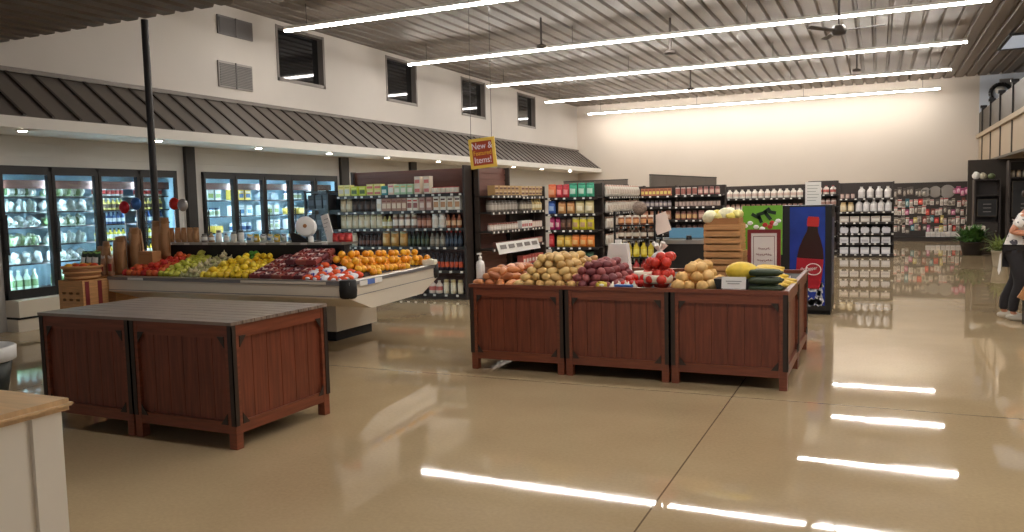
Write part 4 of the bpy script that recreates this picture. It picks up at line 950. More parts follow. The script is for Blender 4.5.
row(GZ[3], [(.06, .95, 'bag', (.12, .1, .24), (232, 222, 192), (240, 234, 216), (206, 190, 150), 'cream flour bag', 1), (.95, 1.16, 'bottle', (.09, .09, .24), (200, 186, 120), (240, 236, 220), (60, 50, 44), 'pale bottle with dark cap', 1), (1.16, 1.66, 'jar', (.10, .10, .25), (150, 122, 106), (244, 240, 232), (220, 214, 200), 'jar with wide white label', 1), (1.66, 1.95, 'jar', (.09, .09, .22), (130, 76, 60), (196, 150, 130), (90, 60, 54), 'small brown jar', 1), (1.95, 2.22, 'jar', (.12, .11, .24), (240, 238, 232), (226, 220, 210), (240, 238, 232), 'big white jar', 1), (2.22, 2.54, 'bottle', (.085, .085, .25), (160, 92, 60), (226, 190, 150), (60, 40, 36), 'amber bottle', 1)], 'third row ' + W_)
row(GZ[2], [(.06, .22, 'pouch', (.09, .1, .18), (200, 60, 60), (236, 230, 224), (180, 50, 50), 'red pouch', 1), (.22, .44, 'bag', (.12, .12, .24), (238, 232, 214), (228, 218, 196), (220, 206, 180), 'cream bag', 1), (.44, .92, 'bottle', (.075, .075, .22), (60, 44, 42), (120, 84, 76), (40, 34, 34), 'small dark bottle', 1), (.92, 1.46, 'bag', (.16, .12, .26), (206, 156, 84), (226, 190, 130), (236, 222, 190), 'golden snack bag', 1), (1.46, 1.9, 'bottle', (.07, .07, .27), (44, 56, 44), (84, 96, 70), (34, 38, 36), 'dark green oil bottle', 1), (1.9, 2.2, 'bottle', (.085, .085, .26), (130, 126, 116), (170, 164, 150), (60, 58, 54), 'grey bottle', 1), (2.2, 2.54, 'bottle', (.075, .075, .27), (38, 46, 60), (70, 84, 104), (210, 70, 60), 'dark bottle with red cap', 1)], 'fourth row ' + W_)
row(GZ[1], [(1.0, 1.75, 'bottle', (.08, .08, .27), (60, 36, 32), (206, 100, 66), (50, 40, 36), 'brown sauce bottle', 1), (1.75, 1.92, 'bottle', (.08, .08, .28), (214, 190, 140), (230, 210, 170), (80, 60, 50), 'pale sauce bottle', 1), (1.92, 2.54, 'bottle', (.075, .075, .29), (44, 40, 52), (216, 92, 60), (54, 50, 56), 'dark bottle with orange label', 1)], 'fifth row ' + W_)
row(GZ[0], [(1.6, 1.85, 'jug', (.12, .1, .24), (60, 48, 42), (96, 80, 70), (40, 34, 30), 'dark jug', 1), (1.85, 2.12, 'jug', (.12, .12, .22), (240, 226, 216), (220, 130, 124), (236, 230, 222), 'white jug with pink label', 1), (2.12, 2.54, 'jar', (.10, .10, .24), (236, 226, 196), (244, 236, 214), (200, 180, 130), 'cream jar', 1)], 'bottom row ' + W_)
# black rack at its left end
t = thing('black_rack', 'tall black open rack at the left end of the brown backed shelf', 'rack', (-9.42, 11.5, 0))
for x in (0, .5):
    for y in (0, .4): MB().box((x, y, 0), (x + .035, y + .035, 1.9)).build('upright', M['black'], t)
for z in (.3, .75, 1.2, 1.55, 1.86): MB().box((0, 0, z), (.535, .435, z + .03)).build('shelf', M['black'], t)
MB().box((.01, .40, .2), (.525, .43, 1.86)).build('back_panel', M['black'], t)
for z in (1.232, 1.582):
    for k in range(3):
        o = inst(product('carton', .14, .2, .24, (40, 40, 44), (74, 74, 80), (54, 52, 52)), 'dark_carton', (-9.42 + .1 + .165 * k, 11.68, z)); tag(o, 'dark carton on the tall black rack', 'carton', 'dark cartons on the black rack')
# ------------------------------------------------------------------ side run facing the right aisle
SA = (-5.86, 11.9, 0); SZ = (.08, .47, .83, 1.13, 1.45, 1.73)
gondola('store_shelf', 'brown slatted end section of shelving under the yellow sign', 'shelf unit', SA, PI / 2, 1.25, .34, 2.22, SZ[:1] + SZ[2:], back=M['gondback'])
gondola_end(gondola('store_shelf', 'lower dark shelf section running back beside the snack rack', 'shelf unit', (-5.86, 13.17, 0), PI / 2, 1.08, .34, 1.72, SZ[:5] + (1.71,), back=M['gond']), 1.08, .34, 1.9)
def srow(z, segs, where): row(z, segs, where, SA, PI / 2)
S_ = 'of the side shelf behind the sign'
srow(SZ[5], [(.22, 1.22, 'carton', (.15, .14, .085), (196, 160, 110), (110, 76, 60), (226, 206, 170), 'tan striped carton', 2), (1.32, 2.32, 'carton', (.15, .14, .085), (206, 174, 128), (124, 80, 66), (232, 216, 186), 'cream and brown striped carton', 2)], 'top row ' + S_)
srow(SZ[4], [(.06, 1.2, 'jar', (.13, .13, .20), (128, 120, 112), (176, 168, 158), (90, 84, 80), 'grey jar', 1), (1.32, 1.85, 'jar', (.11, .11, .19), (120, 110, 100), (190, 180, 160), (84, 78, 72), 'grey brown jar', 1), (1.85, 2.32, 'bottle', (.09, .09, .22), (214, 190, 130), (236, 226, 190), (200, 170, 90), 'yellow bottle', 1)], 'second row ' + S_)
srow(SZ[3], [(.06, 1.2, 'jar', (.09, .09, .13), (206, 190, 176), (236, 228, 220), (150, 90, 80), 'small pink jar', 1), (1.32, 1.8, 'carton', (.09, .1, .14), (240, 236, 230), (206, 110, 110), (230, 220, 214), 'white and red carton', 1), (1.8, 2.32, 'can', (.08, .08, .12), (200, 170, 160), (236, 220, 210), (170, 110, 100), 'pale pink can', 1)], 'third row ' + S_)
srow(SZ[2], [(.3, 1.2, 'carton', (.12, .1, .10), (150, 100, 90), (220, 200, 190), (120, 70, 66), 'small rose carton', 1), (1.32, 2.32, 'can', (.085, .085, .11), (170, 80, 70), (226, 200, 180), (150, 70, 60), 'small red can', 1)], 'fourth row ' + S_)
srow(SZ[1], [(1.32, 2.32, 'carton', (.12, .12, .16), (214, 110, 100), (240, 226, 216), (190, 80, 76), 'red and white carton', 1)], 'fifth row ' + S_)
t = thing('shelf_sign', 'long white printed strip sign along the side shelf edge', 'sign', (-5.85, 12.05, .83))
m = MB(); m.cbox((.02, .90, .0), (.006, 1.8, .20), 0, Matrix.Rotation(R_(-18), 4, 'Y')); m.build('board', M['paper'], t)
m = MB()
for k in range(5): m.cbox((.026, .22 + k * .34, .02), (.003, .24, .07), 0, Matrix.Rotation(R_(-18), 4, 'Y'))
m.build('printed_picture', mat('print_grey', (132, 124, 120), .5), t)
# yellow framed hanging sign
t = thing('hanging_sign', 'yellow and red sign reading New and Featured Items above the shelf end', 'sign', (-5.91, 11.75, 2.425))
Tq = Matrix.Rotation(R_(-5), 4, 'Y') @ Matrix.Rotation(R_(8), 4, 'Z')
m = MB(); m.box((-.225, -.012, -.245), (.225, .012, .245), 0, Tq); m.build('frame', mat('sign_yellow', (246, 206, 88), .45), t)
m = MB(); m.box((-.172, -.016, -.195), (.172, -.012, .195), 0, Tq); m.build('panel', mat('sign_red', (176, 72, 44), .45), t)
wm = mat('sign_white', (250, 240, 250), .5); ym = mat('sign_gold', (250, 196, 60), .5)
for s, z, m_, sz in (('New &', .115, wm, .15), ('Featured', 0.0, ym, .105), ('Items!', -.115, wm, .145)):
    p = Tq @ Vector((0, -.0175, z)); text('lettering', s, sz, p, (Tq.to_3x3() @ Matrix.Rotation(PI / 2, 3, 'X')).to_euler(), m_, t, sx=.84)
m = MB()
for s in (-1, 1): m.tube(Tq @ Vector((s * .18, 0, .245)), (s * .18, 0, 2.92), .004, n=5)
m.build('cable', M['dark'], t)
# snack rack
CR = (-6.22, 15.15, 0); RZ = (.35, .67, 1.02, 1.35, 1.68)
gondola('snack_rack', 'black end rack of colourful chip bags facing the camera', 'rack', CR, 0, 1.13, .45, 1.95, RZ)
K = 'of the chip rack'
row0 = row
def row(z, segs, where): row0(z, segs, where, CR, 0)
row(RZ[4], [(.03, .22, 'pouch', (.17, .12, .27), (236, 130, 80), (240, 170, 130), (220, 100, 60), 'orange chip bag', 1), (.22, .50, 'pouch', (.14, .12, .26), (206, 60, 70), (240, 150, 150), (170, 40, 50), 'red chip bag', 1), (.50, 1.04, 'pouch', (.17, .12, .28), (70, 176, 140), (206, 236, 220), (30, 120, 96), 'teal green chip bag', 1)], 'top row ' + K)
row(RZ[3], [(.03, .2, 'pouch', (.16, .12, .26), (70, 110, 190), (160, 190, 230), (50, 80, 150), 'blue chip bag', 1), (.24, .62, 'pouch', (.17, .12, .24), (196, 140, 84), (226, 190, 140), (150, 96, 60), 'tan chip bag', 1), (.62, 1.03, 'pouch', (.19, .12, .25), (216, 200, 150), (236, 226, 196), (190, 170, 110), 'pale cream chip bag', 1)], 'second row ' + K)
row(RZ[2], [(.06, .3, 'pouch', (.11, .12, .25), (190, 50, 110), (230, 190, 190), (150, 40, 80), 'magenta chip bag', 1), (.3, .55, 'pouch', (.12, .12, .24), (90, 60, 46), (130, 92, 70), (60, 40, 34), 'dark brown chip bag', 1), (.55, 1.03, 'pouch', (.15, .12, .25), (224, 206, 50), (196, 160, 120), (236, 226, 190), 'bright yellow chip bag', 1)], 'third row ' + K)
row(RZ[1], [(.03, .16, 'pouch', (.12, .12, .27), (200, 44, 50), (220, 90, 90), (160, 30, 40), 'narrow red chip bag', 1), (.2, .54, 'pouch', (.16, .12, .23), (226, 180, 70), (240, 210, 120), (190, 150, 60), 'golden chip bag', 1), (.54, 1.03, 'pouch', (.16, .12, .24), (238, 140, 60), (244, 190, 120), (206, 110, 50), 'light orange chip bag', 1)], 'fourth row ' + K)
row(RZ[0], [(.1, 1.0, 'pouch', (.15, .12, .22), (70, 110, 80), (60, 70, 100), (40, 60, 50), 'dark green chip bag', 1)], 'fifth row ' + K)
row = row0
# side of that run, cream goods
SB = (-5.02, 15.66, 0)
gondola('store_shelf', 'shelf side with cream packages just right of the chip rack', 'shelf unit', SB, PI / 2, 2.6, .45, 1.95, (.35, .67, 1.02, 1.35, 1.68))
for z, nm in ((1.68, 'top'), (1.35, 'second'), (1.02, 'third'), (.67, 'fourth')):
    row(z, [(.05, 2.55, 'bag', (.16, .12, .24), (226, 218, 206), (206, 190, 176), (190, 150, 130), 'cream package', 1)], nm + ' row of the shelf side right of the chips', SB, PI / 2)
# ------------------------------------------------------------------ farther shelves
def far(label, x0, x1, y, h, rows, where, d=.5, back=None, zs=None, rz=0):
    L = (x0, y, 0); zs = zs or [.1, .45, .8, 1.12, 1.42, 1.68][:len(rows)]
    gondola('store_shelf', label, 'shelf unit', L, rz, x1 - x0, d, h, zs, back=back)
    for k, (z, segs) in enumerate(zip(zs, rows)):
        row(z, segs, ('bottom', 'second lowest', 'third lowest', 'fourth lowest', 'fifth', 'sixth')[k] + ' row of ' + where, L, rz)
def sg(w, *it):                      # evenly divided segments
    n = len(it); out = []
    for k, (kind, size, c1, c2, c3, desc) in enumerate(it): out.append((.04 + (w - .08) * k / n, .04 + (w - .08) * (k + 1) / n, kind, size, c1, c2, c3, desc, 1))
    return out
cream = lambda d: ('bag', (.15, .14, .22), (232, 222, 200), (240, 234, 218), (200, 170, 130), d)
far('cream stocked shelf facing the camera right of the chip rack', -5.95, -5.12, 18.4, 1.92, [sg(.83, cream('cream sack')), sg(.83, cream('cream sack')), sg(.83, cream('cream sack')), sg(.83, cream('cream sack')), sg(.83, cream('cream sack')), sg(.83, ('bag', (.2, .16, .2), (224, 176, 150), (236, 216, 200), (210, 190, 170), 'peach bag'))], 'the cream stocked far shelf')
far('dark shelf of small yellow topped boxes behind the yellow bottles', -5.10, -4.30, 18.2, 1.9, [sg(.8, ('jar', (.1, .1, .18), (90, 80, 76), (140, 120, 110), (60, 54, 50), 'dark jar'))] * 3 + [sg(.8, ('bag', (.14, .1, .2), (206, 150, 120), (230, 200, 180), (180, 120, 100), 'rosy bag')), sg(.8, ('jar', (.09, .09, .15), (130, 120, 130), (190, 180, 176), (90, 84, 84), 'grey jar')), sg(.8, ('carton', (.08, .08, .17), (190, 120, 90), (226, 210, 120), (150, 90, 70), 'yellow banded box'))], 'the far shelf behind the yellow bottles')
far('dark shelf of rosy jars left of the wooden crates', -4.26, -3.14, 18.0, 1.88, [sg(1.1, ('jar', (.11, .11, .2), (120, 84, 74), (160, 120, 104), (80, 60, 56), 'brown jar'))] * 3 + [sg(1.1, ('jar', (.11, .11, .2), (150, 100, 90), (206, 170, 120), (110, 80, 70), 'rosy jar'), ('bag', (.14, .1, .2), (176, 130, 116), (214, 180, 160), (150, 100, 90), 'rose bag')), sg(1.1, ('can', (.08, .08, .12), (120, 92, 86), (180, 160, 150), (90, 76, 72), 'dull brown can')), sg(1.1, ('can', (.1, .1, .17), (216, 206, 196), (170, 110, 100), (190, 180, 170), 'pale can'), ('jar', (.1, .1, .18), (170, 110, 106), (222, 190, 176), (130, 90, 86), 'pink jar'))], 'the far shelf left of the crates')
for label, x0, y0, x1, y1, h in (('tall grey brown panel rising behind the chip rack', -9.2, 24.0, -7.07, 24.0, 2.22), ('tall dark panel rising behind the middle far shelves', -5.02, 19.0, -4.36, 24.0, 2.18)):
    a = math.atan2(y1 - y0, x1 - x0); L = math.hypot(x1 - x0, y1 - y0)
    t = thing('shelf_back_panel', label, 'panel', (x0, y0, 0), a)
    m = MB(); n = max(2, int(L / 1.0))
    for k in range(n): m.box((k * L / n, 0, .1), ((k + 1) * L / n - .01, .04, h))
    m.build('board', M['greypanel'], t); MB().box((0, -.15, 0), (L, .2, .1)).build('foot', M['gond'], t)
    MB().box((0, -.005, h), (L, .045, h + .03)).build('cap_rail', M['gond'], t)
wb = lambda d, h=.24: ('jug', (.15, .14, h), (236, 230, 220), (214, 190, 176), (226, 216, 206), d)
far('long low shelf of white jugs behind the crates and banner', -3.95, -1.72, 22.0, 1.9, [sg(2.2, ('carton', (.2, .16, .22), (120, 100, 90), (170, 150, 140), (90, 76, 70), 'brown box'))] * 2 + [sg(2.2, ('jar', (.12, .12, .2), (170, 150, 136), (214, 200, 190), (110, 90, 84), 'tan jar')), sg(2.2, ('jar', (.12, .12, .2), (200, 170, 150), (230, 216, 206), (150, 110, 96), 'pale jar')), sg(2.2, wb('white jug'))], 'the far shelf behind the crates', zs=[.1, .48, .86, 1.2, 1.56])
far('narrow dark shelf behind the drink cooler and its paper notice', -1.78, -1.0, 23.2, 1.98, [sg(.78, ('carton', (.2, .16, .22), (100, 80, 74), (150, 130, 120), (80, 66, 60), 'dark box'))] * 3 + [sg(.78, ('jar', (.13, .13, .2), (220, 206, 196), (190, 150, 136), (120, 90, 80), 'pale jar')), sg(.78, ('jug', (.15, .14, .24), (236, 226, 216), (200, 110, 100), (160, 60, 60), 'white jug with red label'))], 'the shelf behind the drink cooler', zs=[.1, .5, .9, 1.3, 1.62])
far('dark shelf of white bottles and tubs at the end of the right aisle', -.96, .36, 22.1, 1.9, [sg(1.3, ('carton', (.2, .16, .17), (220, 220, 226), (236, 236, 240), (200, 204, 214), 'white tub')), sg(1.3, ('carton', (.2, .16, .15), (226, 226, 230), (190, 190, 196), (214, 214, 220), 'white carton')), sg(1.3, ('clamshell', (.2, .16, .14), (206, 206, 212), (230, 230, 234), (180, 170, 176), 'pale tray')), sg(1.3, ('carton', (.21, .16, .15), (196, 186, 176), (220, 216, 210), (170, 160, 156), 'grey carton')), [(.05, .40, 'jar', (.15, .15, .24), (226, 204, 160), (240, 226, 196), (210, 180, 130), 'cream jar', 1), (.42, 1.27, 'jug', (.16, .15, .29), (238, 236, 234), (226, 222, 222), (220, 216, 216), 'big white bottle', 1)], [(.05, .42, 'can', (.09, .09, .12), (170, 130, 120), (214, 190, 180), (140, 110, 100), 'small pinkish can', 1), (.46, 1.27, 'jug', (.16, .15, .29), (240, 236, 232), (220, 214, 212), (210, 206, 204), 'tall white bottle', 1)]], 'the right aisle shelf', zs=[.08, .36, .61, .89, 1.16, 1.5])
# ------------------------------------------------------------------ rack with yellow bottles and the freezer chest
t = thing('drink_rack', 'small black rack of yellow and red labelled bottles behind the tomato bags', 'rack', (-3.90, 12.4, 0))
for x in (0, .66):
    for y in (0, .36): MB().box((x, y, 0), (x + .03, y + .03, 1.42)).build('upright', M['black'], t)
for z in (.10, .38, .66, .96, 1.18): MB().box((0, 0, z), (.69, .39, z + .02)).build('shelf', M['black'], t)
RK = (-3.90, 12.4, 0)
row(.98, [(.04, .66, 'bottle', (.10, .10, .19), (90, 60, 40), (236, 226, 210), (206, 120, 70), 'brown bottle with pale label', 1)], 'second row of the small drink rack', RK)
row(1.20, [(.04, .66, 'jar', (.10, .10, .15), (150, 90, 60), (230, 170, 120), (240, 230, 216), 'orange jar with white lid', 1)], 'top row of the small drink rack', RK)
row(.68, [(.04, .66, 'bottle', (.11, .11, .26), (238, 214, 60), (246, 230, 110), (90, 70, 40), 'yellow bottle', 1)], 'middle row of the small drink rack', RK)
row(.40, [(.04, .66, 'bottle', (.11, .11, .25), (190, 60, 60), (220, 120, 110), (120, 40, 44), 'red bottle', 1)], 'fourth row of the small drink rack', RK)
row(.12, [(.04, .66, 'bottle', (.11, .11, .24), (50, 70, 120), (90, 110, 160), (40, 50, 90), 'blue bottle', 1)], 'bottom row of the small drink rack', RK)
t = thing('round_basket_ball', 'round grey brown woven ball on top of the small drink rack', 'ornament', (-3.52, 12.6, 1.355))
m = MB(); m.blob((0, 0, .11), (.12, .12, .11), seg=16, rings=10); m.build('ball', mat('woven_brown', (134, 116, 104), .8, var=.35, vscale=40), t)
t = thing('leaflet_sign', 'pale pink tilted leaflet on a stand right of the small drink rack', 'sign', (-3.12, 12.45, 0))
m = MB(); m.tube((0, 0, 0), (0, 0, 1.1), .012); m.lathe([(.02, .02), (.16, .012), (.16, 0)], 14); m.build('stand', M['black'], t)
MB().cbox((-.0, -.02, 1.22), (.24, .01, .32), 0, Matrix.Rotation(R_(-20), 4, 'Y') @ Matrix.Rotation(R_(-12), 4, 'X')).build('leaflet', mat('leaflet_pink', (226, 204, 192), .6), t)
t = thing('freezer_chest', 'dark freezer chest with steel rim and blue glass lid behind the bins', 'freezer', (-2.98, 13.0, 0))
m = MB(); m.box((-.46, 0, .08), (.46, .7, .86)); m.build('body', M['dark'], t)
MB().box((-.42, .04, 0), (.42, .66, .08)).build('base', M['rubber'], t)
m = MB(); m.box((-.49, -.03, .86), (.49, .06, .93)); m.box((-.49, .64, .86), (.49, .73, .93)); m.box((-.49, .06, .86), (-.41, .64, .93)); m.box((.41, .06, .86), (.49, .64, .93)); m.build('rim', M['stainless'], t)
MB().box((-.41, .06, .89), (.41, .64, .90)).build('glass_lid', mat('lid_blue', (96, 146, 170), .1), t)
m = MB(); m.box((-.30, .60, .93), (.28, .64, 1.10)); m.build('sign_panel', mat('panel_blue', (104, 150, 176), .4), t)
MB().tube((.18, -.04, .93), (.18, -.04, 1.0), .05, .04).build('black_cap', M['black'], t)
# ------------------------------------------------------------------ pegboard wall at the back
t = thing('pegboard', 'dark pegboard wall display at the far end of the right aisle', 'display', (.45, YB, 0))
MB().box((0, -.06, .12), (2.45, 0, 1.9)).build('board', M['gond'], t)
MB().box((0, -.42, .10), (2.45, -.06, .14)).build('shelf', M['shelf'], t); MB().box((0, -.40, 0), (2.45, -.06, .10)).build('base', M['gond'], t)
MB().box((0, -.09, 1.9), (2.45, 0, 1.94)).build('top_rail', M['gond'], t)
cols_ = [((230, 222, 212), (200, 190, 180), (180, 70, 70)), ((200, 190, 176), (140, 130, 120), (90, 80, 70)), ((220, 60, 56), (240, 130, 110), (160, 40, 40)), ((120, 110, 100), (190, 180, 170), (70, 64, 60)), ((70, 130, 140), (190, 210, 210), (50, 90, 100)), ((226, 206, 120), (240, 230, 190), (170, 150, 80)), ((206, 110, 150), (236, 190, 206), (150, 60, 100)), ((150, 84, 70), (210, 180, 170), (110, 60, 50))]
nmc = ('white', 'beige', 'red', 'grey', 'teal', 'yellow', 'pink', 'rust')
for r_, z in enumerate((.30, .58, .88, 1.16, 1.52)):
    for k in range(19):
        x = .52 + k * .124
        if r_ == 4 and 8 <= k <= 13: continue
        ci = random.choice((0, 0, 1, 1, 3, 3, 7, 0, 3)) if not (9 <= k <= 11 and r_ == 1) else 2
        if random.random() < .12: ci = random.choice((2, 4, 5, 6))
        if r_ == 4: ci = 3 if k < 14 else 6
        o = inst(product('pack', .12, .06, .22, *cols_[ci]), 'hanging_package', (x + random.uniform(-.03, .03), YB - .075, z + random.uniform(-.06, .05)), scale=(random.uniform(.75, 1.15), 1, random.uniform(.8, 1.25))); tag(o, '%s carded package hanging in the %s row of the back pegboard' % (nmc[ci], ('lowest', 'second', 'third', 'fourth', 'top')[r_]), 'package', '%s packages, %s pegboard row' % (nmc[ci], ('lowest', 'second', 'third', 'fourth', 'top')[r_]))
for k, (x, r_) in enumerate(((1.42, .15), (1.70, .19), (2.06, .22))):
    t = thing('round_sieve', 'round pale wire disc on the back pegboard, %s of three' % ('smallest', 'middle one', 'largest')[k], 'kitchen ware', (x, YB - .07, 1.62))
    m = MB(); m.lathe([(r_ - .02, -.03), (r_, -.03), (r_, .01), (r_ - .02, .01)], 22, T=Matrix.Rotation(PI / 2, 4, 'X')); m.build('hoop', M['vent'], t)
    m = MB(); m.lathe([(.01, -.002), (r_ - .015, -.002), (r_ - .015, .004), (.01, .004)], 22, T=Matrix.Rotation(PI / 2, 4, 'X')); m.build('mesh_disc', mat('sieve', (150, 138, 126), .6), t)
for k in range(9):
    o = inst(product('carton', .13, .2, .16, (236, 232, 228), (220, 212, 206), (226, 222, 218)), 'white_box', (1.50 + .145 * k, YB - .28, .141)); tag(o, 'white box on the low shelf under the back pegboard', 'box', 'white boxes under the pegboard')
# ------------------------------------------------------------------ right edge: hutches, plants
def hutch(label, x, y, w, d, h, board):
    t = thing('hutch', label, 'cabinet', (x, y, 0))
    for s in (0, w - .04): MB().box((s, 0, 0), (s + .04, d, h)).build('side_panel', M['gond'], t)
    MB().box((.04, d - .03, 0), (w - .04, d, h)).build('back_panel', M['gond'], t)
    for z in (.05, .75, h - .45, h - .03): MB().box((.04, .02, z), (w - .04, d - .03, z + .03)).build('shelf', M['gond'], t)
    m = MB(); m.box((.05, .0, .1), (w - .05, .02, .74)); dr = m.build('door', M['gond'], t)
    MB().lathe([(.012, -.02), (.018, 0), (.01, .01)], 8, c=(w - .1, -.015, .55)).build('knob', M['bumper'], dr)
    b = MB(); b.box((.10, .03, .95), (w - .10, .05, h - .55)); bb = b.build('chalkboard', M['black'], t)
    m = MB()
    for k in range(3): m.box((w * .35, .027, 1.05 + .1 * k), (w * .65, .030, 1.065 + .1 * k))
    m.build('chalk_mark', M['vent'], bb)
    m = MB()
    for a, c in (((.08, .93), (w - .08, .95)), ((.08, h - .55), (w - .08, h - .53)), ((.08, .95), (.10, h - .55)), ((w - .10, .95), (w - .08, h - .55))): m.box((a[0], .02, a[1]), (c[0], .05, c[1]))
    m.build('board_frame', M['railp'], bb)
    return t
hutch('dark wooden hutch with a framed chalkboard behind the left plant', 2.30, 24.4, .62, .45, 1.92, 1)
hutch('taller dark hutch with a chalkboard under the mezzanine', 2.98, 23.6, .80, .45, 2.36, 1)
for k, (x, z, c) in enumerate(((2.36, 1.92, (240, 238, 232)), (2.52, 1.92, (206, 196, 170)), (2.72, 1.92, (110, 120, 80)))):
    o = inst(product('sack', .18, .16, .22 - .03 * k, c, c, c), 'cloth_bundle', (x, 24.6, z), .4 * k); tag(o, '%s bundle on top of the lower dark hutch' % ('white', 'beige', 'olive')[k], 'bundle')
for k in range(5):
    o = inst(product('jar', .10, .10, .18, (190, 176, 150), (220, 210, 190), (120, 100, 80)), 'pale_jar', (3.10 + .13 * k, 23.85, 1.94)); tag(o, 'pale jar on the upper shelf of the taller dark hutch', 'jar', 'jars on the tall hutch')
o = inst(product('carton', .42, .3, .28, (206, 198, 180), (190, 182, 164), (206, 198, 180)), 'pale_crate', (2.30, 23.9, .42), 0); tag(o, 'pale box standing behind the bushy green plant', 'box')
o = inst(product('carton', .44, .32, .42, (84, 70, 56), (70, 58, 48), (84, 70, 56)), 'dark_crate', (2.30, 23.9, 0), 0); tag(o, 'dark crate under the pale box behind the bushy plant', 'crate')
def plant(label, x, y, potm, r, h, n, lm, ll, spread):
    t = thing('potted_plant', label, 'plant', (x, y, 0))
    MB().lathe([(r * .75, 0), (r * .8, .02), (r, h * .9), (r * 1.06, h * .92), (r * 1.06, h), (r * .9, h), (r * .88, h - .04)], 18).build('pot', potm, t)
    m = MB()
    for k in range(n):
        a = random.uniform(0, 6.28); e = random.uniform(.25, 1.35); L = ll * random.uniform(.6, 1.1); b = Vector((random.uniform(-r, r) * .6, random.uniform(-r, r) * .6, h - .03))
        d = Vector((math.cos(a) * math.cos(e), math.sin(a) * math.cos(e), math.sin(e))); side = Vector((-math.sin(a), math.cos(a), 0)) * spread
        p1 = b + d * L * .5 + Vector((0, 0, .03)); p2 = b + d * L - Vector((0, 0, L * .22))
        m._faces([b - side * .3, b + side * .3, p1 + side, p1 - side, p2], [(0, 1, 2, 3), (3, 2, 4)], 0)
    m.build('foliage', lm, t)
plant('bushy dark green plant in a dark pot at the right end of the pegboard', 2.16, 23.1, M['potd'], .27, .34, 240, M['leaf'], .62, .04)
plant('pale spiky plant in a stone pot left of the stooping person', 2.36, 19.6, M['pot'], .17, .34, 130, M['leafp'], .50, .014)
# ------------------------------------------------------------------ the stooping person at the right edge
def skin_mesh(name, chains, mats, loc, parent=None, sub=2):
    me = bpy.data.meshes.new(name); vs = []; es = []; rad = []; key = {}
    for ch in chains:
        prev = None
        for p, r in ch:
            k = tuple(round(c, 4) for c in p)
            if k not in key: key[k] = len(vs); vs.append(p); rad.append(r)
            if prev is not None and prev != key[k]: es.append((prev, key[k]))
            prev = key[k]
    me.from_pydata(vs, es, []); o = bpy.data.objects.new(name, me); C.objects.link(o)
    sk = o.modifiers.new('skin', 'SKIN'); sk.use_smooth_shade = True; sk.branch_smoothing = .6
    for i, r in enumerate(rad):
        d = me.skin_vertices[0].data[i]; d.radius = (r, r) if not hasattr(r, '__len__') else r; d.use_root = (i == 0)
    s = o.modifiers.new('sub', 'SUBSURF'); s.levels = sub; s.render_levels = sub
    dg = bpy.context.evaluated_depsgraph_get(); dg.update()
    m2 = bpy.data.meshes.new_from_object(o.evaluated_get(dg)); bpy.data.objects.remove(o); bpy.data.meshes.remove(me)
    m2.materials.clear()
    for m_ in (mats if isinstance(mats, list) else [mats]): m2.materials.append(m_)
    for p in m2.polygons: p.use_smooth = True
    n = bpy.data.objects.new(name, m2); C.objects.link(n); n.location = loc
    if parent: n.parent = parent
    return n
t = thing('person', 'person in a white printed t-shirt stooping at the right edge of the picture', 'person', (1.55, 11.5, 0), R_(-8))
pel = (-.02, 0, .88); ch = (.05, 0, 1.18); nk = (.13, 0, 1.36); hb = (.17, 0, 1.43)
body = [[(pel, (.12, .15)), ((.0, 0, 1.02), (.10, .13)), (ch, (.115, .155)), (nk, .055), (hb, .06)]]
def hand(w, s):
    x, y, z = w; out = []
    palm = (x + .05, y, z - .01)
    for k, (dy, L) in enumerate(((-.032, .062), (-.011, .075), (.011, .070), (.031, .055))):
        b = (x + .088, y + dy, z - .012); out.append([(palm, .020), (b, .0105), ((b[0] + L * .6, b[1], b[2] - .012), .0095), ((b[0] + L * .85, b[1], b[2] - .040), .008)])
    out.append([((x + .02, y, z), .022), ((x + .045, y - s * .040, z - .008), .011), ((x + .082, y - s * .050, z - .02), .009)])
    return [[(w, .024), ((x + .02, y, z), .022), (palm, .020)]] + out
for s in (-1, 1):
    sh = (.09, s * .17, 1.29); el = (-.06 if s < 0 else .06, s * .22, 1.10); wr = (.22, s * .15, 1.06)
    body.append([(ch, (.115, .155)), (sh, .055), ((.02, s * .20, 1.20), .047), (el, .040), ((.10, s * .18, 1.08), .036), (wr, .024)])
    body += hand(wr, s)
    hip = (-.02, s * .09, .84); kn = (.05 - .06 * (s > 0), s * .10, .47); an = (-.02 - .10 * (s > 0), s * .10, .09)
    body.append([(pel, (.12, .15)), (hip, .085), ((.02, s * .10, .66), .072), (kn, .052), ((an[0] + .01, an[1], .26), .046), (an, .034), ((an[0] + .09, an[1], .035), .034), ((an[0] + .15, an[1], .03), .026)])
bd = skin_mesh('body', body, M['skin'], (0, 0, 0), t)
m = MB()
m.blob((.215, 0, 1.51), (.088, .072, .112), 0, 16, 12)
for s in (-1, 1):
    m.blob((.285, s * .030, 1.525), (.014, .014, .011), 1, 8, 6); m.blob((.205, s * .073, 1.51), (.02, .010, .03), 0, 8, 6)
m.prism([(.29, 1.525), (.322, 1.49), (.29, 1.482)], 'y', -.014, .014); m.box((.288, -.022, 1.452), (.299, .022, 1.460), 2)
m.build('head', [M['skin'], M['black'], mat('lips', (170, 96, 88), .5)], t)
m = MB(); m.blob((.19, 0, 1.545), (.105, .088, .105), 0, 16, 12, lump=.03, fn=lambda p, d: p if d.x < .45 or d.z > .5 else Vector((p.x * .6, p.y, p.z))); m.blob((.10, 0, 1.56), (.06, .05, .055), 0, 10, 8)
m.build('hair', M['hair'], t)
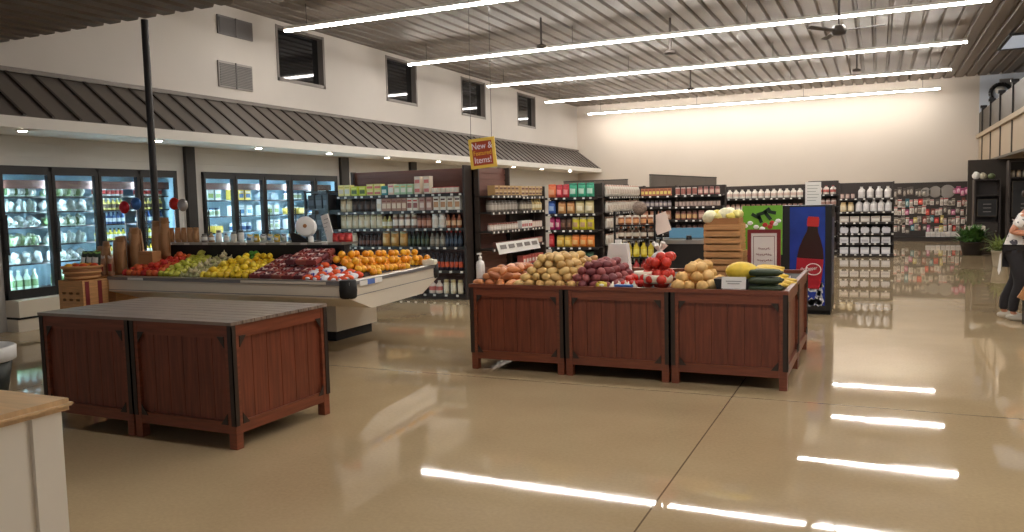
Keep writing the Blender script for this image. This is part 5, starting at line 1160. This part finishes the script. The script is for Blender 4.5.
def shirt_mat():
    m_ = mat('printed_shirt', (232, 226, 220), .8); nt = m_.node_tree; b = nt.nodes['Principled BSDF']; L = nt.links.new
    tc = nt.nodes.new('ShaderNodeTexCoord'); v = nt.nodes.new('ShaderNodeTexNoise'); v.inputs['Scale'].default_value = 16; v.inputs['Detail'].default_value = 2; L(tc.outputs['Object'], v.inputs['Vector'])
    g = nt.nodes.new('ShaderNodeMath'); g.operation = 'GREATER_THAN'; g.inputs[1].default_value = .60; L(v.outputs['Fac'], g.inputs[0])
    mx = nt.nodes.new('ShaderNodeMix'); mx.data_type = 'RGBA'; L(g.outputs[0], mx.inputs[0]); mx.inputs[6].default_value = lin((232, 226, 220)); mx.inputs[7].default_value = lin((84, 80, 88)); L(mx.outputs[2], b.inputs['Base Color'])
    return m_
sh_ch = [[((-.02, 0, .80), (.135, .17)), ((-.02, 0, .90), (.14, .17)), ((.0, 0, 1.03), (.125, .15)), (ch, (.14, .18)), ((.10, 0, 1.31), (.075, .10))]]
for s in (-1, 1): sh_ch.append([(ch, (.14, .18)), ((.09, s * .17, 1.29), .075), ((.02, s * .205, 1.19), .066), ((-.01, s * .212, 1.155), .062)])
skin_mesh('t_shirt', sh_ch, shirt_mat(), (0, 0, 0), t)
tr = []
for s in (-1, 1):
    kn = (.05 - .06 * (s > 0), s * .10, .47); an = (-.02 - .10 * (s > 0), s * .10, .09)
    tr.append([((-.02, 0, .86), (.125, .155)), ((-.02, s * .09, .82), .098), ((.02, s * .10, .66), .086), (kn, .070), ((an[0] + .01, an[1], .26), .064), ((an[0], an[1], .10), .058)])
skin_mesh('trousers', tr, mat('dark_trousers', (38, 36, 40), .8), (0, 0, 0), t)
for s in (-1, 1):
    ax = -.02 - .10 * (s > 0); m = MB(); m.blob((ax + .06, s * .10, .045), (.135, .05, .05), 0, 14, 8, fn=lambda p, d: Vector((p.x, p.y, max(p.z, -.045)))); m.build('shoe', mat('pale_shoe', (206, 198, 184), .6), t)
m = MB(); m.prism([(-.17, .82), (-.15, .84), (-.155, .62), (-.175, .56), (-.19, .62)], 'y', -.10, -.09); m.build('apron_tie', M['paper'], t)
o = inst(product('bag', .26, .14, .30, (196, 150, 100), (190, 142, 92), (176, 130, 84)), 'paper_bag', (1.90, 11.33, .80), R_(-8)); tag(o, 'brown paper bag in the hands of the stooping person', 'bag')
t = thing('cardboard_box', 'flat brown cardboard box tilted beside the legs of the stooping person', 'box', (1.72, 11.12, 0))
m = MB(); m.cbox((0, 0, .42), (.26, .05, .36), 0, Matrix.Rotation(R_(28), 4, 'Y')); m.build('box', M['cardboard'], t)
m = MB(); m.cbox((.02, 0, .15), (.30, .20, .30)); m.build('stand', M['black'], t)
# ------------------------------------------------------------------ world and view
w = bpy.data.worlds.new('world'); bpy.context.scene.world = w; w.use_nodes = True
w.node_tree.nodes['Background'].inputs[0].default_value = lin((214, 226, 242)); w.node_tree.nodes['Background'].inputs[1].default_value = .35
sc = bpy.context.scene
sc.view_settings.view_transform = 'Standard'; sc.view_settings.look = 'None'; sc.view_settings.gamma = 1; sc.view_settings.use_curve_mapping = False
sc.view_settings.exposure = 0.9
sc.cycles.use_denoising = True
sc.cycles.max_bounces = 8; sc.cycles.diffuse_bounces = 4; sc.cycles.glossy_bounces = 4; sc.cycles.transparent_max_bounces = 8
sc.cycles.sample_clamp_indirect = 8
